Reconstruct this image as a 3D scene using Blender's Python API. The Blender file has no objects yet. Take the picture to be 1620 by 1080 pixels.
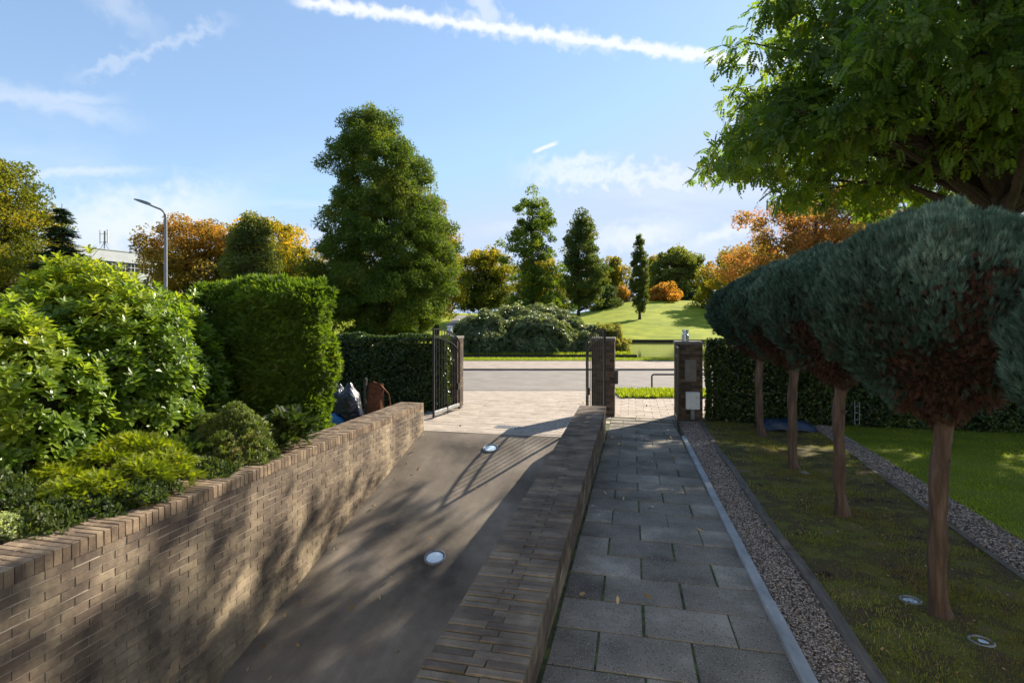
import bpy, math, random
import numpy as np
from mathutils import Vector

# ------------------------------------------------------------------ camera, sky, sun, exposure
F_PX = 850.0; CAM_H = 2.4
YAW = math.atan(190 / F_PX); SY, CY = math.sin(YAW), math.cos(YAW)
scene = bpy.context.scene
cam_d = bpy.data.cameras.new("camera"); cam = bpy.data.objects.new("camera", cam_d)
scene.collection.objects.link(cam); scene.camera = cam
cam_d.sensor_fit = 'HORIZONTAL'; cam_d.sensor_width = 36.0
cam_d.lens = F_PX / 1620 * 36; cam_d.shift_y = -35 / 1620
cam_d.clip_start = 0.05; cam_d.clip_end = 5000
cam.location = (0, 0, CAM_H); cam.rotation_euler = (math.radians(90), 0, YAW)

SUN_AZ = 32.5      # degrees to the right of +Y (the path's direction)
SUN_EL = 32.0
world = bpy.data.worlds.new("World"); scene.world = world; world.use_nodes = True
wn, wl = world.node_tree.nodes, world.node_tree.links
wn.clear()


def dirpx(px, py):
    v = Vector(((px - 810) / F_PX, 1.0, (505 - py) / F_PX)).normalized()
    return Vector((v.x * CY - v.y * SY, v.x * SY + v.y * CY, v.z))


def build_sky():
    def N(t, **k):
        n = wn.new(t)
        for a, b in k.items(): setattr(n, a, b)
        return n

    def M(op, a, b=None, c=None, clamp=False):
        n = N('ShaderNodeMath', operation=op); n.use_clamp = clamp
        for i, v in enumerate((a, b, c)):
            if v is None: continue
            if isinstance(v, (int, float)): n.inputs[i].default_value = v
            else: wl.new(v, n.inputs[i])
        return n.outputs[0]

    def smooth(v, lo, hi):
        n = N('ShaderNodeMapRange', interpolation_type='SMOOTHSTEP')
        wl.new(v, n.inputs[0]); n.inputs[1].default_value = lo; n.inputs[2].default_value = hi
        return n.outputs[0]

    def dot(v, d):
        n = N('ShaderNodeVectorMath', operation='DOT_PRODUCT')
        wl.new(v, n.inputs[0]); n.inputs[1].default_value = d
        return n.outputs['Value']
    sky = N('ShaderNodeTexSky', sky_type='NISHITA'); sky.sun_disc = False
    sky.sun_elevation = math.radians(SUN_EL); sky.sun_rotation = math.radians(SUN_AZ)
    sky.altitude = 0; sky.air_density = 1.0; sky.dust_density = 0.15; sky.ozone_density = 1.3
    tc = N('ShaderNodeTexCoord'); vec = tc.outputs['Generated']
    sep = N('ShaderNodeSeparateXYZ'); wl.new(vec, sep.inputs[0])
    z = sep.outputs[2]
    # cloud-layer coordinates: direction projected on a plane overhead
    zz = M('ADD', M('MAXIMUM', z, 0.0), 0.12)
    cx = M('DIVIDE', dot(vec, (CY, SY, 0)), zz); cy = M('DIVIDE', dot(vec, (-SY, CY, 0)), zz)
    comb = N('ShaderNodeCombineXYZ'); wl.new(cx, comb.inputs[0]); wl.new(cy, comb.inputs[1])
    mp = N('ShaderNodeMapping'); wl.new(comb.outputs[0], mp.inputs[0])
    mp.inputs['Rotation'].default_value = (0, 0, math.radians(-12)); mp.inputs['Scale'].default_value = (0.55, 1.0, 1)
    n1 = N('ShaderNodeTexNoise'); wl.new(mp.outputs[0], n1.inputs['Vector'])
    n1.inputs['Scale'].default_value = 1.3; n1.inputs['Detail'].default_value = 7; n1.inputs['Roughness'].default_value = 0.52
    n1.inputs['Distortion'].default_value = 0.5
    low = M('SUBTRACT', 1.0, smooth(z, 0.1, 0.36))          # more cirrus near the horizon
    cl = M('MULTIPLY', smooth(n1.outputs['Fac'], 0.46, 0.68), low)
    mask = M('MULTIPLY', cl, 0.38)
    fine = N('ShaderNodeTexNoise'); wl.new(vec, fine.inputs['Vector'])
    fine.inputs['Scale'].default_value = 55; fine.inputs['Detail'].default_value = 7
    ff = M('SUBTRACT', fine.outputs['Fac'], 0.5)

    def trail(p0, p1, w, k, wob, soft=0.5, ends=0.03):
        a, b = dirpx(*p0), dirpx(*p1)
        nrm = a.cross(b).normalized(); mid = (a + b).normalized(); t = nrm.cross(mid).normalized()
        half = math.acos(max(-1, min(1, a.dot(mid))))
        off = M('ADD', dot(vec, nrm), M('MULTIPLY', ff, wob))
        across = M('SUBTRACT', 1.0, smooth(M('ABSOLUTE', off), w * soft, w))
        al = M('ABSOLUTE', dot(vec, t))
        along = M('SUBTRACT', 1.0, smooth(al, math.sin(half) - ends, math.sin(half) + ends))
        front = smooth(dot(vec, mid), 0.2, 0.4)
        return M('MULTIPLY', M('MULTIPLY', across, along), M('MULTIPLY', front, k))
    for a in (((470, 2), (1200, 100), 0.0135, 0.92, 0.026, 0.15, 0.02),
              ((700, 30), (960, 72), 0.02, 0.5, 0.05, 0.1, 0.05),
              ((745, -30), (785, 45), 0.028, 0.5, 0.06, 0.1, 0.02),
              ((-60, 130), (190, 190), 0.022, 0.32, 0.03, 0.0, 0.06),
              ((-60, 150), (170, 158), 0.013, 0.35, 0.02, 0.1, 0.04),
              ((130, 120), (350, 38), 0.014, 0.28, 0.05, 0.0, 0.04),
              ((130, -30), (230, 40), 0.03, 0.3, 0.05, 0.0, 0.06),
              ((845, 240), (880, 226), 0.005, 0.8, 0.004, 0.2, 0.008),
              ((20, 275), (220, 270), 0.012, 0.45, 0.02, 0.0, 0.05),
              ((840, 272), (1110, 285), 0.036, 0.6, 0.09, 0.0, 0.06),
              ((860, 262), (960, 248), 0.016, 0.6, 0.04, 0.0, 0.04),
              ((60, 372), (360, 330), 0.075, 0.7, 0.08, 0.0, 0.1),
              ((940, 380), (1080, 362), 0.035, 0.6, 0.05, 0.0, 0.07),
              ((1090, 385), (1200, 355), 0.02, 0.6, 0.03, 0.0, 0.05)):
        mask = M('MAXIMUM', mask, trail(*a))
    hz = N('ShaderNodeMixRGB'); hz.inputs[2].default_value = (2.9, 3.0, 3.15, 1)
    wl.new(M('MULTIPLY', mask, 1.0, clamp=True), hz.inputs[0])
    gm = N('ShaderNodeMixRGB', blend_type='MULTIPLY'); gm.inputs[0].default_value = 1.0
    gm.inputs[2].default_value = (0.80, 0.94, 1.10, 1)
    gg = N('ShaderNodeGamma'); wl.new(sky.outputs[0], gg.inputs[0]); gg.inputs[1].default_value = 0.62
    mn = N('ShaderNodeVectorMath', operation='MINIMUM'); wl.new(gg.outputs[0], mn.inputs[0]); mn.inputs[1].default_value = (2.3, 2.4, 2.75)
    wl.new(mn.outputs[0], gm.inputs[1]); wl.new(gm.outputs[0], hz.inputs[1])
    bg = N('ShaderNodeBackground'); bg.inputs[1].default_value = 0.15
    out = N('ShaderNodeOutputWorld'); wl.new(hz.outputs[0], bg.inputs[0]); wl.new(bg.outputs[0], out.inputs[0])


build_sky()
sun_d = bpy.data.lights.new("sun", 'SUN'); sun_d.energy = 5.0; sun_d.angle = math.radians(0.53)
sun_d.color = (1.0, 0.90, 0.74)
sun = bpy.data.objects.new("sun", sun_d); scene.collection.objects.link(sun)
_az, _el = math.radians(SUN_AZ), math.radians(SUN_EL)
SUNV = Vector((math.sin(_az) * math.cos(_el), math.cos(_az) * math.cos(_el), math.sin(_el)))
sun.rotation_euler = SUNV.to_track_quat('Z', 'Y').to_euler(); sun.location = (0, 0, 60)
scene.view_settings.view_transform = 'Standard'; scene.view_settings.look = 'None'
scene.view_settings.exposure = 1.22; scene.view_settings.gamma = 1.0
scene.cycles.max_bounces = 8; scene.cycles.diffuse_bounces = 4; scene.cycles.glossy_bounces = 3
scene.cycles.transmission_bounces = 6; scene.cycles.transparent_max_bounces = 8

R = np.random.default_rng(7)


def C(xc, zc, z=0.0):                   # street frame (right of / ahead of the viewpoint) -> world
    return np.array((xc * CY - zc * SY, xc * SY + zc * CY, z))


def px2(px, d): return (px - 810) / F_PX * d


def hgt(py, d): return CAM_H + (505 - py) * d / F_PX


# ------------------------------------------------------------------ mesh tools
def mk(name, parts, mats, parent=None, smooth=False):
    """parts: list of (V, F, tint, matindex); one linked mesh object"""
    Vs, loops, tot, mi, ti = [], [], [], [], []
    off = 0
    for p in parts:
        V, Fc = np.asarray(p[0], float).reshape(-1, 3), np.asarray(p[1], int)
        t = p[2] if len(p) > 2 and p[2] is not None else 0.5
        m = p[3] if len(p) > 3 else 0
        Vs.append(V); ti.append(np.broadcast_to(np.asarray(t, float), (len(V),)))
        loops.append((Fc + off).ravel()); tot.append(np.full(len(Fc), Fc.shape[1])); mi.append(np.full(len(Fc), m))
        off += len(V)
    V = np.concatenate(Vs); L = np.concatenate(loops); T = np.concatenate(tot)
    me = bpy.data.meshes.new(name)
    me.vertices.add(len(V)); me.vertices.foreach_set('co', V.ravel())
    me.loops.add(len(L)); me.loops.foreach_set('vertex_index', L.astype(np.int32))
    me.polygons.add(len(T))
    me.polygons.foreach_set('loop_start', np.concatenate(([0], np.cumsum(T)[:-1])).astype(np.int32))
    me.polygons.foreach_set('loop_total', T.astype(np.int32))
    me.polygons.foreach_set('material_index', np.concatenate(mi).astype(np.int32))
    me.polygons.foreach_set('use_smooth', np.full(len(T), bool(smooth)))
    a = me.attributes.new('tint', 'FLOAT', 'POINT'); a.data.foreach_set('value', np.concatenate(ti).astype(np.float32))
    me.update(calc_edges=True)
    for m in (mats if isinstance(mats, (list, tuple)) else [mats]): me.materials.append(m)
    o = bpy.data.objects.new(name, me); scene.collection.objects.link(o)
    if parent is not None: o.parent = parent
    return o


def tag(o, label=None, cat=None, group=None, kind=None):
    if label: o['label'] = label
    if cat: o['category'] = cat
    if group: o['group'] = group
    if kind: o['kind'] = kind
    return o


def empty(name, loc, label, cat, group=None, rz=0.0):
    o = bpy.data.objects.new(name, None); scene.collection.objects.link(o)
    o.location = loc; o.rotation_euler = (0, 0, rz); o.empty_display_size = 0.2
    return tag(o, label, cat, group)


def copy_thing(root, loc, rz=0.0, scale=None):
    r = root.copy(); scene.collection.objects.link(r); r.location = loc; r.rotation_euler = (0, 0, rz)
    if scale: r.scale = scale
    for ch in list(root.children):
        c = ch.copy(); scene.collection.objects.link(c); c.parent = r
        for g in list(ch.children):
            d = g.copy(); scene.collection.objects.link(d); d.parent = c
    return r


BOXF = np.array([(0, 3, 2, 1), (4, 5, 6, 7), (0, 1, 5, 4), (1, 2, 6, 5), (2, 3, 7, 6), (3, 0, 4, 7)])
BOXV = np.array([(-1, -1, -1), (1, -1, -1), (1, 1, -1), (-1, 1, -1), (-1, -1, 1), (1, -1, 1), (1, 1, 1), (-1, 1, 1)], float) / 2


def box(x0, x1, y0, y1, z0, z1, rz=0.0, at=(0, 0, 0), tint=0.5, m=0):
    V = BOXV * (x1 - x0, y1 - y0, z1 - z0) + ((x0 + x1) / 2, (y0 + y1) / 2, (z0 + z1) / 2)
    c, s = math.cos(rz), math.sin(rz)
    V = np.stack((V[:, 0] * c - V[:, 1] * s, V[:, 0] * s + V[:, 1] * c, V[:, 2]), 1) + np.array(at)
    return (V, BOXF, tint, m)


def chamfer_box(cx, cy, cz, sx, sy, sz, b):
    """arrays of boxes whose top edges are chamfered by b: 12 verts each"""
    n = len(cx)
    sg = np.array([(-1, -1), (1, -1), (1, 1), (-1, 1)], float)
    V = np.zeros((n, 12, 3))
    for k in range(4):
        for lay, (ins, zf, dz) in enumerate(((0, -.5, 0), (0, .5, -1), (1, .5, 0))):
            V[:, lay * 4 + k, 0] = cx + sg[k, 0] * (sx / 2 - ins * b)
            V[:, lay * 4 + k, 1] = cy + sg[k, 1] * (sy / 2 - ins * b)
            V[:, lay * 4 + k, 2] = cz + sz * zf + dz * b
    f = []
    for a in (0, 4):
        for k in range(4): f.append((a + k, a + (k + 1) % 4, a + 4 + (k + 1) % 4, a + 4 + k))
    f.append((8, 9, 10, 11)); f = np.array(f)
    return V, (f[None] + (np.arange(n) * 12)[:, None, None]).reshape(-1, 4)


def boxes(c, s, jit=0.0, tilt=0.0):
    """many boxes; c (n,3), s (n,3)"""
    n = len(c)
    V = BOXV[None] * s[:, None, :]
    if tilt:
        V[:, :, 2] += V[:, :, 0] * R.normal(0, tilt, (n, 1)) + V[:, :, 1] * R.normal(0, tilt, (n, 1))
    V = V + c[:, None, :]
    if jit: V = V + R.normal(0, jit, V.shape)
    return V.reshape(-1, 3), (BOXF[None] + (np.arange(n) * 8)[:, None, None]).reshape(-1, 4)


def tube(pts, rad, sides=8, tint=0.5, m=0, cap=True, jit=0.0):
    pts = np.asarray(pts, float); n = len(pts)
    rad = np.broadcast_to(np.asarray(rad, float), (n,))
    V = []
    for i in range(n):
        d = pts[min(i + 1, n - 1)] - pts[max(i - 1, 0)]; d = d / (np.linalg.norm(d) + 1e-9)
        u = np.cross(d, (0, 0, 1)) if abs(d[2]) < 0.9 else np.cross(d, (0, 1, 0))
        u /= np.linalg.norm(u); w = np.cross(d, u)
        a = np.arange(sides) * 2 * math.pi / sides
        r = rad[i] * (1 + (R.normal(0, jit, sides) if jit else 0))
        V.append(pts[i] + (np.cos(a) * r)[:, None] * u + (np.sin(a) * r)[:, None] * w)
    Fq = []
    for i in range(n - 1):
        for k in range(sides):
            Fq.append((i * sides + k, i * sides + (k + 1) % sides, (i + 1) * sides + (k + 1) % sides, (i + 1) * sides + k))
    V = list(np.concatenate(V))
    if cap:
        for e, base in ((0, 0), (n - 1, (n - 1) * sides)):
            ci = len(V); V.append(pts[e])
            for k in range(0, sides):
                a, b = base + k, base + (k + 1) % sides
                Fq.append((a, ci, ci, b) if False else (b, a, ci, ci) if e == 0 else (a, b, ci, ci))
    Fq = np.array(Fq)
    quads = Fq[Fq[:, 2] != Fq[:, 3]]; tris = Fq[Fq[:, 2] == Fq[:, 3]][:, :3]
    return [(np.array(V), quads, tint, m)] + ([(np.array(V), tris, tint, m)] if len(tris) else [])


def lathe(prof, sides=24, at=(0, 0, 0), tint=0.5, m=0):
    V, Fq = [], []
    for r, z in prof:
        for k in range(sides):
            a = 2 * math.pi * k / sides; V.append((at[0] + r * math.cos(a), at[1] + r * math.sin(a), at[2] + z))
    for i in range(len(prof) - 1):
        for k in range(sides): Fq.append((i * sides + k, i * sides + (k + 1) % sides, (i + 1) * sides + (k + 1) % sides, (i + 1) * sides + k))
    return [(np.array(V), np.array(Fq), tint, m)]


def grid(xs, ys, zf, skip=None):
    xs, ys = np.asarray(xs, float), np.asarray(ys, float)
    X, Y = np.meshgrid(xs, ys, indexing='ij'); Z = zf(X, Y)
    V = np.stack((X, Y, Z), -1).reshape(-1, 3); ny = len(ys)
    i, j = np.meshgrid(np.arange(len(xs) - 1), np.arange(ny - 1), indexing='ij')
    Fq = np.stack((i * ny + j, (i + 1) * ny + j, (i + 1) * ny + j + 1, i * ny + j + 1), -1).reshape(-1, 4)
    if skip is not None:
        mx = ((xs[:-1] + xs[1:]) / 2)[i.ravel()]; my = ((ys[:-1] + ys[1:]) / 2)[j.ravel()]
        Fq = Fq[~skip(mx, my)]
    return V, Fq


def to_world(V):
    V = np.asarray(V); return np.stack((V[:, 0] * CY - V[:, 1] * SY, V[:, 0] * SY + V[:, 1] * CY, V[:, 2]), 1)


def norm(v): return v / (np.linalg.norm(v, axis=-1, keepdims=True) + 1e-9)


# leaf templates: x across, y along the stem, z out of the blade
def T_rhomb(w=0.32, fold=0.08):
    return np.array([(0, 0, 0), (w, .45, fold), (0, 1, -.05), (-w, .45, fold)]), np.array([(0, 1, 2, 3)])


def T_leaf(w=0.2, curve=0.18):
    ys = (0, .28, .74, 1.0); ws = (0.02, w * .9, w * .95, 0.015); V = []; Fq = []
    for y, ww in zip(ys, ws):
        zc = -curve * y * y
        V += [(-ww, y, zc + .25 * ww), (0, y, zc), (ww, y, zc + .25 * ww)]
    for i in range(3):
        for k in range(2): Fq.append((i * 3 + k, i * 3 + k + 1, i * 3 + k + 4, i * 3 + k + 3))
    return np.array(V), np.array(Fq)


def compose(tmpl, placements):
    """placements: list of (origin, ydir, normal, scale)"""
    V, Fq = [], []; o = 0
    for org, yd, nn, s in placements:
        yd = norm(np.array(yd, float)); nn = np.array(nn, float); nn = norm(nn - yd * nn.dot(yd)); xd = np.cross(yd, nn)
        v = tmpl[0] * s; V.append(np.array(org) + v[:, :1] * xd + v[:, 1:2] * yd + v[:, 2:] * nn)
        Fq.append(tmpl[1] + o); o += len(v)
    return np.concatenate(V), np.concatenate(Fq)


def T_pinnate(pairs=5):
    pl = []
    for i in range(pairs):
        y = .18 + .72 * i / pairs; z = -.25 * y * y
        for sx in (-1, 1): pl.append(((0, y, z), (sx, .55, -.25), (0, .1, 1), .34 - .12 * abs(i / pairs - .4)))
    pl.append(((0, .9, -.2), (0, 1, -.5), (0, .5, 1), .3))
    return compose(T_rhomb(.30), pl)


def T_feather(n=4, w=.1):
    pl = []
    for i in range(n):
        y = .05 + .75 * i / n
        for sx in (-1, 1): pl.append(((0, y, 0), (sx * .75, 1, .25 * ((i % 2) * 2 - 1)), (0, 0, 1), .42 * (1 - .45 * i / n)))
    pl.append(((0, .0, 0), (0, 1, 0), (.3, 0, 1), 1.0))
    return compose(T_rhomb(w, .0), pl)


def T_needles(n=7, w=.05):                    # flat yew twig
    pl = []
    for i in range(n):
        y = .05 + .9 * i / n
        for sx in (-1, 1): pl.append(((0, y, 0), (sx, .45, .15), (0, 0, 1), .26))
    pl.append(((0, 0, 0), (0, 1, 0), (0, 0, 1), 1.0))
    return compose(T_rhomb(w * 2.2, .0), pl)


def T_rosette(n=8):
    t = T_leaf(.19, .15); pl = []
    for i in range(n):
        a = i * 2.4; lift = .35 + .9 * i / n
        pl.append(((0, .05 * i, 0), (math.cos(a), lift, math.sin(a)), (-math.cos(a) * .7, 1, -math.sin(a) * .7), 1 - .05 * i))
    return compose(t, pl)


def T_sprig(n=5, w=.3):
    pl = []
    for i in range(n):
        a = i * 2.1; pl.append(((0, .12 * i, 0), (math.cos(a), .7, math.sin(a)), (-.4 * math.cos(a), 1, -.4 * math.sin(a)), .6))
    return compose(T_rhomb(w), pl)


def scatter(tmpl, pos, ydir, nrm, size, tint, m=0):
    tv, tf = tmpl; n = len(pos); k = len(tv)
    yd = norm(ydir); nn = nrm - yd * np.sum(nrm * yd, 1, keepdims=True); nn = norm(nn); xd = np.cross(yd, nn)
    s = np.broadcast_to(size, (n,))[:, None, None]
    V = pos[:, None, :] + s * (tv[None, :, :1] * xd[:, None] + tv[None, :, 1:2] * yd[:, None] + tv[None, :, 2:] * nn[:, None])
    Fq = (tf[None] + (np.arange(n) * k)[:, None, None]).reshape(-1, tf.shape[1])
    return (V.reshape(-1, 3), Fq, np.repeat(np.broadcast_to(tint, (n,)), k), m)


def gauss_dir(n): return norm(R.normal(size=(n, 3)))


def lump(p, f=1.0, seed=0.0):
    """cheap smooth 3D noise, about -1..1"""
    x, y, z = p[..., 0] * f + seed, p[..., 1] * f - seed * 1.7, p[..., 2] * f + seed * .6
    return (np.sin(x * 1.9 + 1.3 * np.sin(y * 1.3 + .7)) + np.sin(y * 2.3 + 1.1 * np.sin(z * 1.7 + 2.1)) + np.sin(z * 2.1 + 1.2 * np.sin(x * 1.5 + 4.0))) / 3


# ------------------------------------------------------------------ materials
def newmat(name):
    m = bpy.data.materials.new(name); m.use_nodes = True
    nt = m.node_tree; nt.nodes.clear()
    return m, nt.nodes, nt.links


def ramp(nodes, stops):
    r = nodes.new('ShaderNodeValToRGB'); e = r.color_ramp.elements
    while len(e) < len(stops): e.new(0.5)
    for i, (p, c) in enumerate(stops): e[i].position = p; e[i].color = (*c, 1)
    return r


def leaf_mat(name, stops, trans=0.45, rough=0.5, spec=0.3, tcol=(1.25, 1.25, 0.55), noise=1.2):
    m, n, l = newmat(name)
    at = n.new('ShaderNodeAttribute'); at.attribute_name = 'tint'
    tc = n.new('ShaderNodeTexCoord'); nz = n.new('ShaderNodeTexNoise'); nz.inputs['Scale'].default_value = noise
    nz.inputs['Detail'].default_value = 2; l.new(tc.outputs['Object'], nz.inputs['Vector'])
    ad = n.new('ShaderNodeMath'); ad.operation = 'MULTIPLY_ADD'; ad.inputs[1].default_value = 0.5
    l.new(nz.outputs['Fac'], ad.inputs[0])
    sb = n.new('ShaderNodeMath'); sb.operation = 'SUBTRACT'; sb.inputs[1].default_value = 0.25
    l.new(at.outputs['Fac'], sb.inputs[0]); l.new(sb.outputs[0], ad.inputs[2])
    r = ramp(n, stops); l.new(ad.outputs[0], r.inputs[0])
    p = n.new('ShaderNodeBsdfPrincipled'); l.new(r.outputs[0], p.inputs['Base Color'])
    p.inputs['Roughness'].default_value = rough; p.inputs['Specular IOR Level'].default_value = spec
    t = n.new('ShaderNodeBsdfTranslucent'); mx = n.new('ShaderNodeMixRGB'); mx.blend_type = 'MULTIPLY'
    mx.inputs[0].default_value = 1; mx.inputs[2].default_value = (*[2 * c for c in tcol], 1); l.new(r.outputs[0], mx.inputs[1])
    l.new(mx.outputs[0], t.inputs[0])
    ms = n.new('ShaderNodeMixShader'); ms.inputs[0].default_value = trans
    l.new(p.outputs[0], ms.inputs[1]); l.new(t.outputs[0], ms.inputs[2])
    o = n.new('ShaderNodeOutputMaterial'); l.new(ms.outputs[0], o.inputs[0])
    return m


def surf(name, stops, scale=4.0, rough=0.85, bump=0.3, bscale=40.0, spec=0.3, metal=0.0, detail=6, tint=0.0, stretch=(1, 1, 1), bdist=0.01, coord='Object'):
    """noise-coloured rough surface; tint = weight of the per-element attribute in the colour"""
    m, n, l = newmat(name)
    tc = n.new('ShaderNodeTexCoord'); mp = n.new('ShaderNodeMapping'); mp.inputs['Scale'].default_value = stretch
    l.new(tc.outputs[coord], mp.inputs[0])
    nz = n.new('ShaderNodeTexNoise'); nz.inputs['Scale'].default_value = scale; nz.inputs['Detail'].default_value = detail
    nz.inputs['Roughness'].default_value = 0.6; l.new(mp.outputs[0], nz.inputs['Vector'])
    fac = nz.outputs['Fac']
    if tint:
        at = n.new('ShaderNodeAttribute'); at.attribute_name = 'tint'
        a = n.new('ShaderNodeMath'); a.operation = 'MULTIPLY_ADD'; a.inputs[1].default_value = tint; l.new(at.outputs['Fac'], a.inputs[0])
        b = n.new('ShaderNodeMath'); b.operation = 'MULTIPLY_ADD'; b.inputs[1].default_value = 1 - tint * .5; b.inputs[2].default_value = -tint * .25
        l.new(fac, b.inputs[0]); l.new(b.outputs[0], a.inputs[2]); fac = a.outputs[0]
    r = ramp(n, stops); l.new(fac, r.inputs[0])
    p = n.new('ShaderNodeBsdfPrincipled'); l.new(r.outputs[0], p.inputs['Base Color'])
    p.inputs['Roughness'].default_value = rough; p.inputs['Specular IOR Level'].default_value = spec; p.inputs['Metallic'].default_value = metal
    if bump:
        n2 = n.new('ShaderNodeTexNoise'); n2.inputs['Scale'].default_value = bscale; n2.inputs['Detail'].default_value = 8
        l.new(mp.outputs[0], n2.inputs['Vector'])
        bp = n.new('ShaderNodeBump'); bp.inputs['Strength'].default_value = bump; bp.inputs['Distance'].default_value = bdist
        l.new(n2.outputs['Fac'], bp.inputs['Height']); l.new(bp.outputs[0], p.inputs['Normal'])
    o = n.new('ShaderNodeOutputMaterial'); l.new(p.outputs[0], o.inputs[0])
    return m


def brick_mat(name, lo, hi):
    """brick faces: per-brick tone, cream bloom low on the wall, dark weathering near the top"""
    m, n, l = newmat(name)
    def M(op, a, b, c=None):
        k = n.new('ShaderNodeMath'); k.operation = op
        for i, v in enumerate((a, b, c)):
            if v is None: continue
            if isinstance(v, (int, float)): k.inputs[i].default_value = v
            else: l.new(v, k.inputs[i])
        return k.outputs[0]
    def NZ(sc, det, st=(1, 1, 1)):
        mp = n.new('ShaderNodeMapping'); mp.inputs['Scale'].default_value = st; l.new(tc.outputs['Object'], mp.inputs[0])
        z = n.new('ShaderNodeTexNoise'); z.inputs['Scale'].default_value = sc; z.inputs['Detail'].default_value = det
        z.inputs['Roughness'].default_value = .65; l.new(mp.outputs[0], z.inputs['Vector']); return z.outputs['Fac']
    tc = n.new('ShaderNodeTexCoord'); at = n.new('ShaderNodeAttribute'); at.attribute_name = 'tint'
    sp = n.new('ShaderNodeSeparateXYZ'); l.new(tc.outputs['Object'], sp.inputs[0])
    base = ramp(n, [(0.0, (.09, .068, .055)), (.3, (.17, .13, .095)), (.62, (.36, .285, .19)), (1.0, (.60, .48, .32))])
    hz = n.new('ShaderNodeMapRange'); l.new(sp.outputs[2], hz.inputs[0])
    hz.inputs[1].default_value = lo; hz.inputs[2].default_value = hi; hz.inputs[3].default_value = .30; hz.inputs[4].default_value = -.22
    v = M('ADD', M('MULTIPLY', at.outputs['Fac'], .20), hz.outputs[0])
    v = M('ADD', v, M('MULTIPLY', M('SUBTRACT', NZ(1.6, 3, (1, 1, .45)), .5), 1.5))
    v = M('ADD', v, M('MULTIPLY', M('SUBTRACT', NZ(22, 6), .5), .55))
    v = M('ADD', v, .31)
    l.new(v, base.inputs[0])
    p = n.new('ShaderNodeBsdfPrincipled'); p.inputs['Roughness'].default_value = .9; p.inputs['Specular IOR Level'].default_value = .2
    l.new(base.outputs[0], p.inputs['Base Color'])
    bp = n.new('ShaderNodeBump'); bp.inputs['Strength'].default_value = .7; bp.inputs['Distance'].default_value = .006
    l.new(M('ADD', NZ(60, 6), M('MULTIPLY', NZ(260, 4), .5)), bp.inputs['Height']); l.new(bp.outputs[0], p.inputs['Normal'])
    o = n.new('ShaderNodeOutputMaterial'); l.new(p.outputs[0], o.inputs[0])
    return m


MAT = {}
MAT['soil'] = surf('soil', [(.3, (.02, .014, .009)), (.6, (.05, .035, .022)), (.8, (.09, .07, .05))], 6, bump=.8, bscale=30, bdist=.03)
MAT['grass_far'] = surf('park_grass', [(.3, (.13, .17, .010)), (.5, (.21, .25, .012)), (.7, (.32, .33, .03))], .35, bump=1, bscale=9, bdist=.05, spec=.1)
MAT['lawn'] = surf('lawn', [(.3, (.10, .135, .014)), (.55, (.15, .185, .02)), (.75, (.22, .24, .035))], 1.3, bump=.9, bscale=90, bdist=.02, spec=.1)
MAT['moss'] = surf('moss', [(.30, (.03, .021, .013)), (.42, (.10, .073, .042)), (.49, (.075, .07, .025)), (.56, (.13, .13, .028)), (.64, (.135, .10, .055)), (.74, (.21, .165, .095))], 3.4, bump=1, bscale=70, bdist=.03, spec=.1, detail=9)
MAT['gravelbase'] = surf('gravel_bed', [(.3, (.03, .026, .022)), (.7, (.10, .088, .075))], 60, bump=1, bscale=120, bdist=.02)
MAT['pebble'] = surf('pebble', [(.1, (.06, .045, .036)), (.5, (.16, .128, .105)), (.9, (.40, .34, .29))], 30, bump=.2, tint=.9)
MAT['tile'] = surf('path_tile', [(.28, (.075, .062, .048)), (.45, (.155, .132, .104)), (.58, (.20, .17, .135)), (.74, (.32, .28, .225))], 2.2, bump=.6, bscale=180, bdist=.005, tint=.22, detail=12)
MAT['tile_speck'] = None
MAT['drive'] = surf('drive_tile', [(.2, (.25, .205, .165)), (.5, (.34, .285, .235)), (.8, (.43, .37, .31))], 4, bump=.4, bscale=150, bdist=.004, tint=.22, detail=10)
MAT['joint'] = surf('joint_sand', [(.35, (.03, .026, .018)), (.5, (.05, .065, .018)), (.65, (.09, .12, .025)), (.8, (.10, .085, .055))], 9, bump=.4)
MAT['road'] = surf('road_asphalt', [(.3, (.17, .15, .135)), (.7, (.24, .215, .19))], 1.2, bump=.3, bscale=120, detail=9)
MAT['ramp'] = surf('ramp_concrete', [(.32, (.06, .048, .037)), (.45, (.13, .107, .083)), (.55, (.165, .137, .107)), (.68, (.25, .21, .165))], .8, bump=.8, bscale=150, bdist=.005, detail=12)
MAT['kerb'] = surf('kerb_stone', [(.3, (.20, .21, .215)), (.6, (.30, .31, .315)), (.8, (.42, .43, .43))], 9, bump=.35, bscale=140, bdist=.004, detail=10, stretch=(1, .4, 1))
MAT['kerb2'] = surf('street_kerb', [(.3, (.10, .09, .08)), (.7, (.2, .18, .16))], 3)
MAT['mortar'] = surf('mortar', [(.3, (.28, .24, .19)), (.7, (.48, .42, .34))], 6, bump=.5)
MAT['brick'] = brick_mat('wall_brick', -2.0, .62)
MAT['cope'] = surf('coping_brick', [(.2, (.06, .042, .03)), (.45, (.14, .10, .068)), (.62, (.24, .175, .115)), (.85, (.38, .29, .19))], 7, bump=.8, bscale=90, bdist=.006, tint=.22, detail=10)
MAT['copedark'] = surf('coping_brick_dark', [(.25, (.05, .038, .03)), (.45, (.105, .08, .06)), (.6, (.16, .125, .092)), (.8, (.27, .215, .16))], 3.5, bump=1, bscale=60, bdist=.008, tint=.18, detail=12)
MAT['dbrick'] = surf('pillar_brick', [(.2, (.045, .03, .022)), (.5, (.085, .055, .04)), (.8, (.14, .095, .065))], 8, bump=.6, bscale=90, tint=.6)
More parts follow.
